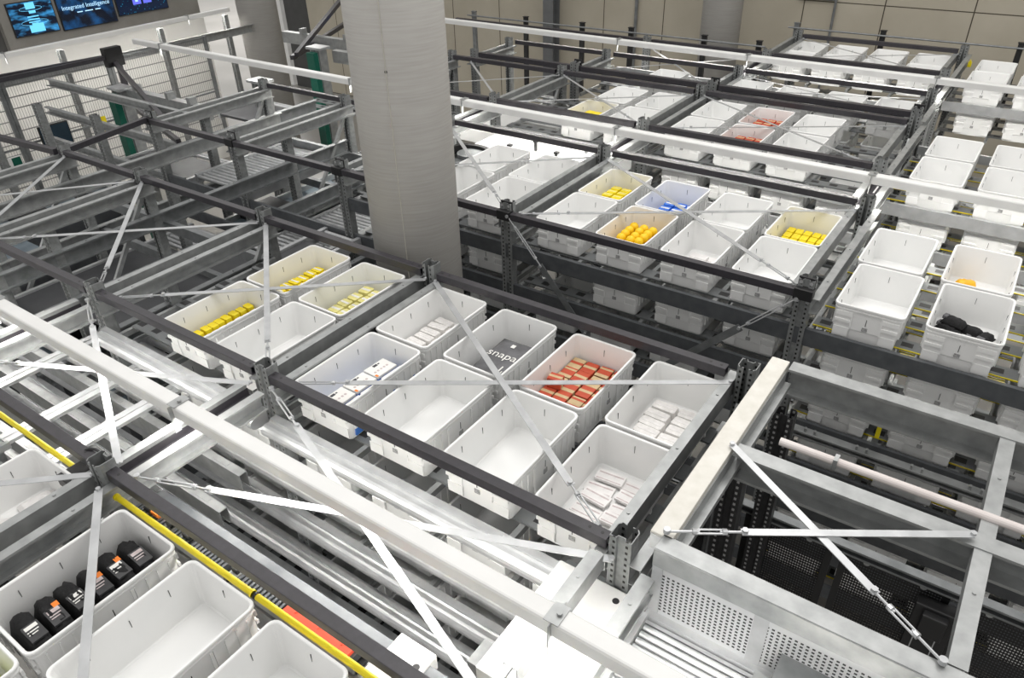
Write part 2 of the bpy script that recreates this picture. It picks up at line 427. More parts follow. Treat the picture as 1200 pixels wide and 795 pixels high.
bars('E', 8.84, [(-6.15, -4.76), (-4.64, -3.04), (-2.92, -1.0)], 'along rear of narrow row before far trunking')
bars('F', 9.74, [(-7.9, -4.66), (-4.55, -3.04), (-2.92, -1.04)], 'along front of row at back wall')
bars('F', 10.98, [(-2.92, -1.04)], 'along the back wall above four totes')
for i, u in enumerate(ROWS['C'][2]):
    coupling(u, 4.085, ZT - .01, f'black clamp block with bolts on {ORD[i]} front post from left, rack row behind column', 'black tie bar couplings')
for i, u in enumerate(ROWS['E'][2][1:]):
    coupling(u, 8.02, ZT, f'black clamp block with bolts on {ORD[i + 1]} front post, narrow row before far trunking', 'black tie bar couplings')
# ---- cross ties that carry the frames over the aisles, with dark slotted plate between
def cross_tie(u, v0, v1, label):
    r = root('aisle_cross_tie', label, 'cross tie', W(u, (v0 + v1) / 2, ZB - .05), 'aisle cross ties')
    H = (v1 - v0) / 2; m = MB()
    for s in (-1, 1):
        m.extr(c_prof(.05, .10), (s * .046, -H, 0), (s * .046, H, 0), (s, 0, 0), (0, 0, 1))
    link('side_channels', m, GALV, r)
    p = MB(); p.box(-.044, .044, -H, H, -.012, -.006); p.box(-.044, -.040, -H, H, -.012, .03); p.box(.040, .044, -H, H, -.012, .03)
    link('dark_plate', p, ANTH, r)['label'] = 'dark slotted centre plate'
    q = MB()
    for y in (-.45, .12): q.box(-.006, .006, y * H * 1.2, y * H * 1.2 + .16, -.006, -.0052)
    link('plate_slots', q, WHITEP, r)
for u, w in ((-4.42, 'left'), (-2.845, 'middle')):
    cross_tie(u, .99, 1.70, f'galvanised double cross tie with dark slotted plate, {w} one over front aisle')
for u, w in ((-4.72, 'left'), (-3.0, 'middle'), (-.87, 'right')):
    cross_tie(u, 5.62, 6.36, f'galvanised double cross tie with dark plate, {w} one under middle trunking')
for u, w in ((-2.98, 'left'), (-.965, 'right')):
    cross_tie(u, 8.80, 9.64, f'galvanised double cross tie with dark plate, {w} one under far trunking')
# ---- light trunking over the aisles
trunking((-6.9, 1.305, -2.075), (1.6, 1.30, -2.075), 'long white lighting trunking over the front aisle', 'white light trunkings', [(x + 6.9) / 8.5 for x in (-4.5, -2.80, -.79)])
trunking((-10.55, 5.95, -2.09), (2.6, 5.77, -2.09), 'long white lighting trunking passing behind the concrete column', 'white light trunkings', [(x + 10.55) / 13.15 for x in (-9.9, -6.3, -4.72, -3.0, -.87)])
trunking((-8.05, 9.16, -2.10), (3.2, 8.88, -2.10), 'far white lighting trunking before the back wall', 'white light trunkings', [(x + 8.05) / 11.25 for x in (-8.0, -4.7, -2.98, -.965)])
trunking((-12.0, 4.4, -2.22), (-12.15, 8.7, -2.22), 'white lighting trunking in front of the video screens', 'white light trunkings', [.1, .8])

# ---- tension straps: horizontal crosses in the bays and aisles
def cross(u0, u1, v0, v1, z, what, tb=True, w=.034, flip=False):
    a, b = (u0, v1, z), (u1, v0, z)
    if flip: a, b = b, a
    strap(a, b, f'flat steel tension strap from rear left corner, {what}', 'tension straps', .34 if tb else 0, w)
    strap((u1, v1, z - .006), (u0, v0, z - .006), f'flat steel tension strap from rear right corner, {what}', 'tension straps', .34 if tb else 0, w)
ZS = ZB + .006
B = ROWS['B'][2]
cross(B[3] + .07, B[4] - .06, 1.80, 3.04, ZS, 'bay with boxed goods totes')
cross(B[2] + .07, B[3] - .06 + .05, 1.80, 3.04, ZS, 'bay with yellow totes left of column')
cross(B[1] + .07, B[2] - .02, 1.80, 3.04, ZS, 'third bay from left, central row')
cross(B[0] + .07, B[1] - .04, 1.80, 3.04, ZS, 'far left bay, central row')
cross(B[2] + .02, B[3] - .05, 1.0, 1.72, ZS, 'left bay of front aisle', flip=True)
cross(B[3] + .09, B[4] - .02, 1.0, 1.74, ZS, 'bay of front aisle under trunking', flip=True)
cross(-2.80, -.9, -.38, .86, ZS, 'bay over black sock packs')
cross(-4.36, -2.92, -.38, .90, ZS, 'front corner bay at left edge')
C = ROWS['C'][2]
cross(C[3] + .07, C[4] - .06, 4.18, 5.50, ZS, 'bay with yellow balls')
cross(C[2] + .07, C[3] - .06, 4.18, 5.50, ZS, 'bay just right of concrete column')
D = ROWS['D'][2]
cross(D[2] + .07, D[3] - .06, 6.48, 7.70, ZS, 'bay with red packs beyond trunking', True, .026)
cross(D[1] + .07, D[2] - .06, 6.48, 7.70, ZS, 'bay with far yellow totes', True, .026)
cross(-2.9, -1.03, 8.05, 8.70, ZS, 'right bay of narrow row', True, .026)
cross(-2.9, -1.03, 9.75, 10.93, ZS, 'bay along the back wall', True, .026)
cross(-4.6, -3.05, 8.05, 9.64, ZS, 'bay left of narrow row', True, .026)
cross(-6.05, -4.75, 6.48, 7.70, ZS, 'bay left of far yellow totes', True, .026)
cross(-6.05, -4.75, 5.65, 6.36, ZS, 'aisle bay left of white covers', True, .026)
# vertical bracing on the front of the row behind the column
strap((-2.26, 4.06, -2.99), (-2.93, 4.06, -2.22), 'dark diagonal brace under the bar, beside the column side post', 'face braces', .42, .05, GALVD, 'diagonal_brace')
strap((-2.20, 4.07, -3.06), (-1.55, 4.07, -3.8), 'dark lower diagonal brace below the yellow ball tote', 'face braces', 0, .05, GALVD, 'diagonal_brace')
strap((-1.60, 4.06, -3.02), (-.85, 4.06, -2.26), 'dark diagonal brace under the bar, beside the right end post', 'face braces', .42, .05, GALVD, 'diagonal_brace')
# vertical struts inside the frames
def strut(u, v0, z0, v1, z1, label):
    m = MB(); c = Vector((0, (v0 + v1) / 2, (z0 + z1) / 2))
    m.obox(Vector((0, v0, z0)) - c, Vector((0, v1, z1)) - c, .035, .03, (1, 0, 0))
    m.cyl((.02, v0 - c.y, z0 - c.z), (.026, v0 - c.y, z0 - c.z), .012, 8)
    tag(link('frame_strut', m, GALV, loc=W(u, c.y, c.z)), label, 'strut', 'diagonal frame struts')
for k, (v0, v1, fr, ph) in ROWS.items():
    if k in 'AEF': continue
    for i, u in enumerate(fr):
        strut(u, v1 - .04, ZB - .12, v1 - .75, ZB - 1.1, f'galvanised diagonal strut inside {ORD[i]} frame from left, {ph}')

# ------------------------------------------------------------------ totes, decks and rails
P = .492
def fill(u0, n, v, z, row, skip=(), state=None, pitch=P):
    out = []
    for i in range(n):
        if i in skip: out.append(None); continue
        st = (state or {}).get(i, 'white plastic tote')
        out.append(tote(u0 + i * pitch, v, z, f'{st}, {ORD[i]} from left, {row}', 'white totes ' + row))
    return out
# central row: right bay (4 x 2) and left bay (3 x 2)
BR = fill(-2.74, 4, 2.465, DECK, 'rear line, bay at column base', state={0: 'white tote with clear flat packs', 1: 'white tote with grey garment bags', 2: 'white tote with red cartons', 3: 'white tote with clear pouches'})
BF = fill(-2.735, 4, 1.855, DECK, 'front line, bay at column base', state={0: 'white tote with white-and-blue card boxes', 1: 'empty white tote', 2: 'empty white tote', 3: 'white tote with paper booklets'})
BLR = fill(-3.865, 2, 2.455, DECK, 'rear line, bay left of column', state={0: 'white tote with yellow film packs', 1: 'white tote with labelled yellow bags'}, pitch=.488)
BLF = fill(-3.865, 2, 1.850, DECK, 'front line, bay left of column', state={0: 'white tote with yellow and white packs', 1: 'empty white tote'}, pitch=.488)
deck(-2.77, -.86, 1.80, 3.06, DECK, 'slotted steel deck under boxed goods totes, top level', 'tote decks', 4)
deck(-4.36, -2.89, 1.80, 3.06, DECK, 'slotted steel deck under yellow totes left of column', 'tote decks', 4)
front_rail(1.735, -2.79, -1.05, -2.43, 'galvanised shuttle rail, topmost, on front of bay beside column base', 'shuttle rails of the front aisle')
front_rail(1.735, -4.38, -2.87, -2.43, 'galvanised shuttle rail, topmost, on front of bay left of column', 'shuttle rails of the front aisle')
LV = ['second', 'third', 'fourth', 'fifth', 'sixth', 'seventh']
for k in range(1, 6):
    z = DECK - PITCH * k
    front_rail(1.735, -6.4, -1.08, -2.43 - PITCH * k, f'long galvanised shuttle rail, {LV[k - 1]} level down, on front of central row', 'shuttle rails of the front aisle')
    deck(-4.36, -.86, 1.80, 3.06, z, f'slotted steel deck, {LV[k - 1]} level down, in central row', 'tote decks', 4)
    if k < 5:
        fill(-2.735, 4, 1.81, z, f'{LV[k - 1]} level down, front of bay beside column', skip=(3,) if k > 3 else ())
        fill(-3.865, 2, 1.81, z, f'{LV[k - 1]} level down, front of bay left of column', pitch=.488)
# row behind the column
CF = fill(-2.80, 4, 4.215, DECK, 'front line, bay with yellow balls', state={0: 'empty white tote', 1: 'white tote full of yellow balls', 2: 'empty white tote', 3: 'empty white tote'}, pitch=.495)
CR = fill(-2.80, 4, 4.815, DECK, 'rear line, bay with yellow balls', state={0: 'white tote with yellow packets', 1: 'white tote with blue packs', 2: 'empty white tote', 3: 'white tote with yellow cartons in rows'}, pitch=.495)
CLF = fill(-3.95, 2, 4.215, DECK, 'front line of bay just right of column', pitch=.495)
CLR = fill(-3.99, 2, 4.815, DECK, 'rear line of bay just right of column', pitch=.52)
CRF = fill(-.655, 4, 4.145, DECK, 'front line, right end behind column', state={0: 'empty white tote', 1: 'white tote holding black packs', 2: 'white tote at picture edge'}, pitch=.485)
CRR = fill(-.68, 4, 4.755, DECK, 'rear line, right end behind column', state={0: 'empty white tote', 1: 'white tote holding one orange bag'}, pitch=.485)
CSP = [(-4.63, -3.02, 'bay just right of column'), (-2.92, -.87, 'bay with yellow balls'), (-.76, 2.0, 'right end bay')]
for k in range(0, 7):
    z = DECK - PITCH * k
    lv = 'top level' if k == 0 else LV[k - 1] + ' level down'
    flat_rail(4.10, -7.4 if k else -4.66, 2.1, -2.465 - PITCH * k, f'dark steel shuttle rail, {lv}, on front of row behind column', 'dark shuttle rails', .115)
    for a, b, w in CSP:
        if k > 3 and a < -1: continue
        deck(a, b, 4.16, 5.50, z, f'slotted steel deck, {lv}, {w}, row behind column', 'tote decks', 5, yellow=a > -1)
    if k:
        for u0, n, w, pt in ((-2.80, 4, 'bay with yellow balls', .495), (-3.95, 2, 'bay right of column', .495), (-.655, 4, 'right end bay', .485)):
            if k > 3 and u0 < -1: continue
            fill(u0 - .01 * k, n, 4.215 if u0 < -1 else 4.145, z, f'{lv}, {w}, behind column', skip=(0,) if (k == 1 and w == 'bay with yellow balls') else (), pitch=pt)
# row beyond the middle trunking
fill(-2.85, 3, 6.49, DECK, 'front line of bay with red packs', state={1: 'white tote with red packs'}, pitch=.49)
fill(-2.86, 3, 7.12, DECK, 'rear line of bay with red packs', state={1: 'white tote with red packs'}, pitch=.49)
fill(-4.0, 2, 6.49, DECK, 'front line of bay with far yellow totes', state={0: 'white tote with yellow packs'}, pitch=.49)
fill(-3.97, 2, 7.12, DECK, 'rear line of bay with far yellow totes', pitch=.49)
fill(-.70, 4, 6.42, DECK, 'front line right end, beyond middle trunking', pitch=.485)
fill(-.70, 4, 7.045, DECK, 'rear line right end, beyond middle trunking', pitch=.485)
for k in range(0, 3):
    z = DECK - PITCH * k; lv = 'top level' if k == 0 else LV[k - 1] + ' level down'
    flat_rail(6.37, -4.72, -.95, -2.47 - PITCH * k, f'galvanised shuttle rail, {lv}, left part, row beyond middle trunking', 'shuttle rails beyond the middle trunking', .10, GALVB)
    flat_rail(6.33, -.84, 2.6, -2.46 - PITCH * k, f'galvanised shuttle rail, {lv}, right part, row beyond middle trunking', 'shuttle rails beyond the middle trunking', .10, GALVB)
    for a, b, w in ((-4.68, -3.08, 'far yellow bay'), (-2.96, -.98, 'red pack bay'), (-.85, 2.5, 'right end bay')):
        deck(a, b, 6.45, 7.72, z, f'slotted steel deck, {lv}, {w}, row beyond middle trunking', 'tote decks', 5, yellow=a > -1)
    if k:
        fill(-2.85, 4, 6.49, z, f'{lv}, front of bay with red packs', pitch=.49)
        fill(-.70, 4, 6.42, z, f'{lv}, front of right end beyond middle trunking', pitch=.485)
        fill(-3.97, 2, 6.49, z, f'{lv}, front of bay with far yellow totes', pitch=.49)
# narrow row and row along the back wall
fill(-2.90, 4, 8.06, DECK, 'narrow row before far trunking', pitch=.5)
fill(-3.9, 1, 8.06, DECK, 'narrow row, bay left of the main one')
deck(-2.93, -1.0, 8.03, 8.72, DECK, 'slotted steel deck under narrow row before far trunking', 'tote decks', 2)
deck(-4.65, -3.04, 8.03, 8.72, DECK, 'slotted steel deck of narrow row, bay left of main one', 'tote decks', 2)
flat_rail(8.84, -4.6, -1.0, -2.36, 'galvanised shuttle rail on rear of narrow row', 'far shuttle rails', .09, GALVB)
for k in (1, 2):
    deck(-2.93, -1.0, 8.03, 8.72, DECK - PITCH * k, f'slotted steel deck of narrow row, {LV[k - 1]} level down', 'tote decks', 2)
    deck(-2.93, -1.02, 9.72, 10.95, DECK - PITCH * k, f'slotted steel deck along back wall, main bay, {LV[k - 1]} level down', 'tote decks', 4)
fill(-2.90, 4, 8.06, DECK - PITCH, 'second level down, narrow row before far trunking', pitch=.5)
fill(-2.92, 4, 10.33, DECK, 'rear line along the back wall', pitch=.487)
fill(-2.92, 4, 9.72, DECK, 'front line along the back wall', pitch=.487)
fill(-.76, 4, 10.30, DECK, 'rear line, right end along back wall', pitch=.487)
fill(-.77, 4, 9.70, DECK, 'front line, right end along back wall', pitch=.487)
fill(-.77, 4, 9.70, DECK - PITCH, 'second level, right end along back wall', pitch=.487)
deck(-.9, 2.6, 9.68, 10.95, DECK - PITCH, 'slotted steel deck along back wall, right bay, second level', 'tote decks', 4)
flat_rail(9.62, -.92, 2.8, -2.47, 'bright shuttle rail, right part of row along back wall', 'far shuttle rails', .10, GALVB)
flat_rail(7.82, -.84, 2.6, -2.44, 'bright shuttle rail behind right end totes', 'far shuttle rails', .08, GALVB)
deck(-2.93, -1.02, 9.72, 10.95, DECK, 'slotted steel deck along the back wall, main bay', 'tote decks', 4)
deck(-.9, 2.6, 9.72, 10.95, DECK, 'slotted steel deck along the back wall, right bay', 'tote decks', 4)
# front corner row
AF = fill(-2.655, 4, .285, DECK, 'line beside the yellow duct', state={0: 'white tote with black sock packs', 1: 'empty white tote', 2: 'white tote with reddish scraps'}, pitch=.478)
tote(-3.36, .275, DECK, 'white tote with crumpled paper, cut by left picture edge', 'white totes front corner')
tote(-3.03 + .38, -.32, DECK, 'white tote holding something lime green, at lower left corner', 'white totes front corner')
deck(-2.78, -.9, -.36, .90, DECK, 'slotted steel deck under black sock packs', 'tote decks', 4)
deck(-4.36, -2.93, -.36, .90, DECK, 'slotted steel deck at left picture edge', 'tote decks', 4)

# ------------------------------------------------------------------ goods in the totes
def pack_box(x0, y0, w, l, h, z, mat, label, cat, name, group, rz=0, band=None, bandmat=None, bands=((.38, .62),), extra=None):
    r = root(name, label, cat, W(x0, y0, z), group, rz)
    m = MB(); m.box(-w / 2, w / 2, -l / 2, l / 2, 0, h); link('carton', m, mat, r, bevel=.003)
    if bandmat:
        for a, c in bands:
            b = MB(); b.box(-w / 2 - .0005, w / 2 + .0005, -l / 2 + a * l, -l / 2 + c * l, h * .02, h + .0007)
            link('paper_band', b, bandmat, r)
    return r
REDC = noisy('red_carton', (.44, .055, .02), (.54, .085, .035), 20, .55)
KRAFT = noisy('kraft_band', (.52, .38, .20), (.62, .48, .28), 25, .6)
WHITEC = noisy('white_card', (.78, .77, .74), (.84, .83, .80), 20, .55)
BLUEC = noisy('blue_card', (.03, .13, .50), (.05, .20, .62), 20, .45)
YPACK = noisy('yellow_pack', (.82, .62, .0), (.90, .74, .02), 30, .4)
YPALE = noisy('pale_yellow_bag', (.72, .66, .20), (.82, .76, .35), 30, .4)
YBALL = plain('yellow_ball_rubber', (.88, .56, .005), .5)
FILM = noisy('clear_film', (.72, .70, .68), (.88, .86, .84), 40, .18)
GREYB = noisy('grey_garment_bag', (.09, .09, .095), (.16, .16, .17), 16, .35, bump=.1)
SLEEVE = noisy('dark_sleeve_card', (.03, .03, .032), (.055, .055, .058), 30, .4)
KNIT = noisy('black_knit', (.005, .005, .0055), (.012, .012, .013), 90, .85, bump=.3)
PAPER = noisy('printed_paper', (.72, .70, .69), (.84, .82, .81), 30, .5)
PINKP = noisy('pinkish_print', (.45, .36, .36), (.62, .55, .55), 40, .5)
ORNG = plain('orange_label', (.85, .22, .02), .5)
BLUEP = noisy('blue_pack', (.02, .10, .55), (.05, .22, .75), 25, .35)
ORBAG = noisy('orange_bag', (.85, .42, .01), (.92, .55, .03), 25, .35)
INK = plain('dark_print', (.05, .05, .06), .6)
FLOORT = DECK + .0105
def inside(t):  # centre of a tote in relative coordinates
    return t.location.x, t.location.y
def text(name, body, size, mat, parent, loc, rot=(0, 0, 0), ext=.0004):
    c = bpy.data.curves.new(name, 'FONT'); c.body = body; c.size = size; c.extrude = ext; c.align_x = 'CENTER'; c.align_y = 'CENTER'
    c.materials.append(mat); tmp = bpy.data.objects.new(name, c); COL.objects.link(tmp)
    dg = bpy.context.evaluated_depsgraph_get(); me = bpy.data.meshes.new_from_object(tmp.evaluated_get(dg)); me.name = name
    bpy.data.objects.remove(tmp); o = bpy.data.objects.new(name, me); COL.objects.link(o)
    if not me.materials: me.materials.append(mat)
    o.parent = parent; o.location = loc; o.rotation_euler = rot
    return o
# red cartons (two layers, one standing up)
cx, cy = inside(BR[2])
w, l = .076, .098
bw = ((.40, .62),)
for layer in range(2):
    for i in range(4):
        for j in range(5):
            if layer == 1 and (j == 0 and i < 2): continue
            jx, jy = random.uniform(-.003, .003), random.uniform(-.004, .004)
            flip = (i * 3 + j * 2 + layer) % 4 == 1
            pack_box(cx - .129 + i * .086 + jx, cy - .205 + j * .1025 + jy, w, l, .045, FLOORT + layer * .046, KRAFT if flip and layer else REDC, 'small red carton with kraft paper band, lying in the red carton tote', 'carton', 'small_carton', 'red cartons', random.uniform(-.03, .03), bandmat=KRAFT if not flip else REDC, bands=bw if not (i + j) % 3 == 0 else ((.0, .26), (.70, .86)))
pack_box(cx - .115, cy - .04, w, .06, .06, FLOORT + .0925, REDC, 'red carton standing upright on the others near the tote corner', 'carton', 'small_carton', 'red cartons', .1, bandmat=KRAFT, bands=((.35, .65),))
# white and blue card boxes
cx, cy = inside(BF[0])
for layer in range(2):
    for i in range(2):
        for j in range(3):
            r = pack_box(cx - .005 + i * .128, cy - .165 + j * .158, .108, .148, .062, FLOORT + layer * .063, WHITEC, 'white card box with blue sides and coloured corners in front tote', 'box', 'card_box', 'white and blue card boxes', random.uniform(-.05, .05))
            s = MB(); s.box(-.0546, .0546, -.0746, .0746, .004, .046); link('blue_side_band', s, BLUEC, r)
            if layer:
                c = MB()
                c.box(.030, .052, -.072, -.058, .062, .0625); link('orange_corner', c, ORNG, r)
                q = MB(); q.box(-.044, -.026, -.02, .010, .062, .0625); q.box(-.040, -.030, .014, .026, .062, .0625); link('black_emblem', q, INK, r)
                for kk in range(6):
                    pass
                ltr = MB()
                for kk in range(5): ltr.cyl((.012, -.048 + kk * .022, .062), (.012, -.048 + kk * .022, .0625), .008, 8)
                link('printed_letters', ltr, PINKP, r)
# grey garment bags with light lettering
cx, cy = inside(BR[1])
def bagmesh(w, l, h, seed, nx=10, ny=12):
    rnd = random.Random(seed); m = MB(); loops = []
    g = [[None] * (ny + 1) for _ in range(nx + 1)]
    for i in range(nx + 1):
        for j in range(ny + 1):
            a, b = i / nx * 2 - 1, j / ny * 2 - 1
            hh = h * (1 - abs(a) ** 4) ** .5 * (1 - abs(b) ** 4) ** .5 + rnd.uniform(-.08, .08) * h if abs(a) < .99 and abs(b) < .99 else h * .12
            g[i][j] = m.bm.verts.new((a * w / 2, b * l / 2, max(hh, h * .1)))
    for i in range(nx):
        for j in range(ny): m.face((g[i][j], g[i + 1][j], g[i + 1][j + 1], g[i][j + 1]))
    per = [g[i][0] for i in range(nx + 1)] + [g[nx][j] for j in range(1, ny + 1)] + [g[i][ny] for i in range(nx - 1, -1, -1)] + [g[0][j] for j in range(ny - 1, 0, -1)]
    low = [m.bm.verts.new((v.co.x, v.co.y, 0)) for v in per]; n = len(per)
    for i in range(n): m.face((per[i], low[i], low[(i + 1) % n], per[(i + 1) % n]))
    m.face(low)
    return m
for k in range(3):
    r = root('garment_bag', 'grey flat garment bag with pale print' + (', uppermost of the stack in tote' if k == 2 else ', in stack below the uppermost bag'), 'garment bag', W(cx + .01 + .012 * (k - 1), cy - .02 + .02 * (k - 1), FLOORT + k * .033), 'grey garment bags', .04 * (k - 1))
    link('bag', bagmesh(.30, .44, .032, k + 5), GREYB, r, smooth=True)
    if k == 2:
        text('printed_word', 'snapack', .085, WHITEC, r, (.0, .03, .0345), (0, 0, 0))
        s = MB(); s.box(-.045, -.02, .12, .15, .034, .035); s.box(.02, .028, -.19, -.06, .034, .035); s.box(.04, .045, -.20, -.10, .034, .035); link('pale_print', s, WHITEC, r)
# clear packs and paper stacks
def rows_of(t, n, m, w, l, h, mat, label, cat, name, group, off=(0, 0), tiltx=0, stripe=None, jig=.006, area=None):
    cx, cy = inside(t)
    ax, ay = area or (TW - .08, TL - .08)
    zf = t.location.z - FLOOR + .0105
    for i in range(n):
        for j in range(m):
            x = cx + off[0] + (-ax / 2 + (i + .5) * ax / n) + random.uniform(-jig, jig)
            y = cy + off[1] + (-ay / 2 + (j + .5) * ay / m) + random.uniform(-jig, jig)
            r = root(name, label, cat, W(x, y, zf + .001), group, random.uniform(-.08, .08))
            b = MB(); b.loft([rrect(w * .96, l * .96, min(w, l) * .12, 0, 3), rrect(w, l, min(w, l) * .15, h * .4, 3), rrect(w * .92, l * .92, min(w, l) * .15, h, 3)])
            link('pack_body', b, mat, r, smooth=False)
            if stripe:
                s = MB(); s.box(-w * .40, w * .40, -l * .10, l * .12, h * .98, h * 1.02 + .0006); link('printed_label', s, stripe, r)
rows_of(BR[0], 2, 7, .135, .058, .045, FILM, 'clear film pack with faint pink print in rear tote', 'pack', 'film_pack', 'clear film packs', (-.02, .0), stripe=PAPER, area=(.28, .46))
rows_of(BR[3], 2, 6, .135, .070, .045, FILM, 'clear plastic pouch in tote beside the right frame', 'pouch', 'clear_pouch', 'clear pouches', (.0, -.02), stripe=PAPER, area=(.28, .44))
cx, cy = inside(BF[3])
for i in range(2):
    for j in range(6):
        r = root('paper_booklet', 'white paper booklet lying in the front right tote', 'booklet', W(cx + .0 + (i - .5) * .145 + random.uniform(-.01, .01), cy - .205 + j * .078 + random.uniform(-.01, .01), FLOORT + .0005 + .016 * ((i + j) % 2)), 'paper booklets', random.uniform(-.12, .12))
        m = MB(); m.box(-.068, .068, -.034, .034, 0, .014); link('pages', m, PAPER, r)
        s = MB(); s.box(-.06, .06, -.028, -.022, .014, .0145); s.box(-.06, .06, .012, .02, .014, .0145); link('printed_lines', s, PINKP, r)
# yellow goods
rows_of(BLF[0], 1, 9, .07, .048, .085, YPACK, 'small yellow pack standing in left front tote', 'pack', 'small_pack', 'yellow packs left front tote', (-.105, .02), stripe=None, area=(.07, .48))
rows_of(BLF[0], 3, 8, .055, .048, .075, WHITEC, 'small white pack beside the yellow ones, left front tote', 'pack', 'small_pack', 'white packs left front tote', (.035, .02), area=(.19, .46))
rows_of(BLR[0], 3, 7, .088, .062, .085, YPACK, 'yellow film pack with white stripe in left rear tote', 'pack', 'film_pack', 'yellow film packs', (0, .01), stripe=WHITEC, area=(.285, .48))
rows_of(BLR[1], 3, 5, .085, .085, .085, YPALE, 'pale yellow bag with paper label, left of column tote', 'bag', 'label_bag', 'pale yellow bags', (0, .0), stripe=WHITEC, area=(.28, .46))
rows_of(CR[0], 3, 6, .085, .070, .10, YPACK, 'yellow packet in tote at upper end near middle trunking', 'packet', 'yellow_packet', 'yellow packets', (.0, 0), stripe=YPALE, area=(.28, .46))
rows_of(CR[3], 5, 5, .056, .088, .085, YPACK, 'yellow carton in the tote beside the right end frame', 'carton', 'yellow_carton', 'yellow cartons', (0, 0), jig=.002, stripe=None, area=(.30, .46))
rows_of(CR[1], 3, 4, .09, .09, .08, BLUEP, 'blue pack with white label in rear tote', 'pack', 'blue_pack', 'blue packs', (0, .02), stripe=WHITEC, area=(.28, .42))
rows_of(CF[2], 2, 4, .13, .08, .02, PAPER, 'white flat pack in tote right of yellow balls', 'pack', 'flat_pack', 'white flat packs', area=(.28, .40))
def ball(x, y, z, r, name, label, cat, group, mat):
    m = MB(); bmesh.ops.create_icosphere(m.bm, subdivisions=3, radius=r)
    return tag(link(name, m, mat, loc=W(x, y, z), smooth=True), label, cat, group)
cx, cy = inside(CF[1]); _b = None
for layer, (nx, ny) in enumerate(((4, 7), (4, 6), (3, 4))):
    for i in range(nx):
        for j in range(ny):
            x = cx + (i - (nx - 1) / 2) * .072 + random.uniform(-.006, .006); y = cy + (j - (ny - 1) / 2) * .07 + random.uniform(-.006, .006); z = FLOORT + .035 + layer * .055
            lb = 'yellow rubber ball lying in the ball tote'
            if _b is None: _b = ball(x, y, z, .034, 'yellow_ball', lb, 'ball', 'yellow balls', YBALL)
            else:
                o = _b.copy(); COL.objects.link(o); o.location = W(x, y, z)
for t, zz in ((BR, 0),): pass
# red packs in the far bay, yellow in the far bay
for o in list(COL.objects):
    lb = o.get('label', '')
    if 'tote' in o.name and lb.startswith('white tote with red packs'):
        w_ = 'rear' if 'rear' in lb else 'front'
        rows_of(o, 3, 4, .09, .105, .135, REDC, f'red pack in the far {w_} tote beyond middle trunking', 'pack', 'red_pack', f'far red packs {w_}', stripe=KRAFT, area=(.29, .44))
    if lb.startswith('white tote with yellow packs'):
        rows_of(o, 3, 4, .09, .105, .135, YPACK, 'yellow pack in far tote beyond middle trunking', 'pack', 'yellow_pack', 'far yellow packs', area=(.29, .44))
# black sock packs
cx, cy = inside(AF[0])
for j in range(6):
    for layer in range(1):
        y = cy - .21 + j * .084
        fr = ['at near end', 'second from near end', 'third from near end', 'third from far end', 'second from far end', 'at far end'][j]
        r = root('sock_pack', f'black knitted sock pack with printed sleeve, {fr} of tote', 'sock pack', W(cx - .01 + random.uniform(-.008, .008), y, FLOORT + .0005), 'black sock packs', random.uniform(-.08, .08))
        m = bagmesh(.30, .090, .145, 20 + j, 12, 6)
        link('folded_socks', m, KNIT, r, smooth=True)
        s = MB()
        n = 7; pts = [(-.045 + .10 * q / n) for q in range(n + 1)]
        s.box(-.005, .085, -.029, .029, .139, .1472); s.box(-.009, -.005, -.029, .029, .11, .1472)
        link('printed_sleeve', s, SLEEVE, r)['label'] = 'dark grey printed sleeve'
        q = MB(); q.box(.0, .020, -.022, .022, .1475, .1482); q.box(.03, .036, -.022, .018, .1475, .1482); q.box(.045, .05, -.022, .010, .1475, .1482)
        link('sleeve_print', q, WHITEC if j % 2 == 0 else PINKP, r)
        if j in (1, 3, 4):
            g = MB(); g.box(-.028, .0, .008, .030, .1476, .1484); link('orange_sticker', g, ORNG, r)['label'] = 'orange sticker'
# black packs / orange bag / lime thing / paper / scraps
cx, cy = inside(CRF[1])
for i, (dx, dy, a, ly) in enumerate(((-.09, .13, -.4, 0), (.03, .17, -.2, 0), (.105, .12, 1.2, 0), (-.06, .06, .4, 0), (.07, .04, -.3, 0), (-.07, .15, -.3, 1))):
    r = root('black_pack', 'small black textile pack loose in tote at right', 'pack', W(cx + dx, cy + dy, FLOORT + .001 + ly * .042), 'loose black packs', a)
    link('folded_cloth', bagmesh(.13, .075, .04, 40 + i, 8, 6), KNIT, r, smooth=True)
    s = MB(); s.box(-.065, -.04, -.02, .02, .02, .0405); link('hang_tag', s, GREYB, r)
cx, cy = inside(CRR[1])
r = root('orange_bag', 'orange foil bag alone in tote at right edge', 'bag', W(cx - .06, cy + .13, FLOORT + .001), None, .4); link('foil', bagmesh(.13, .09, .06, 77, 8, 6), ORBAG, r, smooth=True)
for o in list(COL.objects):
    lb = o.get('label', '')
    if 'lime green' in lb and o.name.startswith('plastic_tote'):
        cx, cy = inside(o); r = root('lime_bag', 'lime green foil bag in tote at lower left corner', 'bag', W(cx + .02, cy + .12, FLOORT + .001)); link('foil', bagmesh(.24, .26, .09, 78), plain('lime_foil', (.55, .62, .02), .35), r, smooth=True)
    if 'crumpled paper' in lb:
        cx, cy = inside(o)
        for i in range(4):
            r = root('crumpled_paper', 'crumpled white paper sheet in tote at left edge', 'paper', W(cx + (-.07 if i % 2 else .07), cy - .12 + .1 * i, FLOORT + .001 + .002 * i), 'crumpled papers', i); link('sheet', bagmesh(.13, .16, .03, 90 + i, 8, 8), PAPER, r)
cx, cy = inside(AF[2])
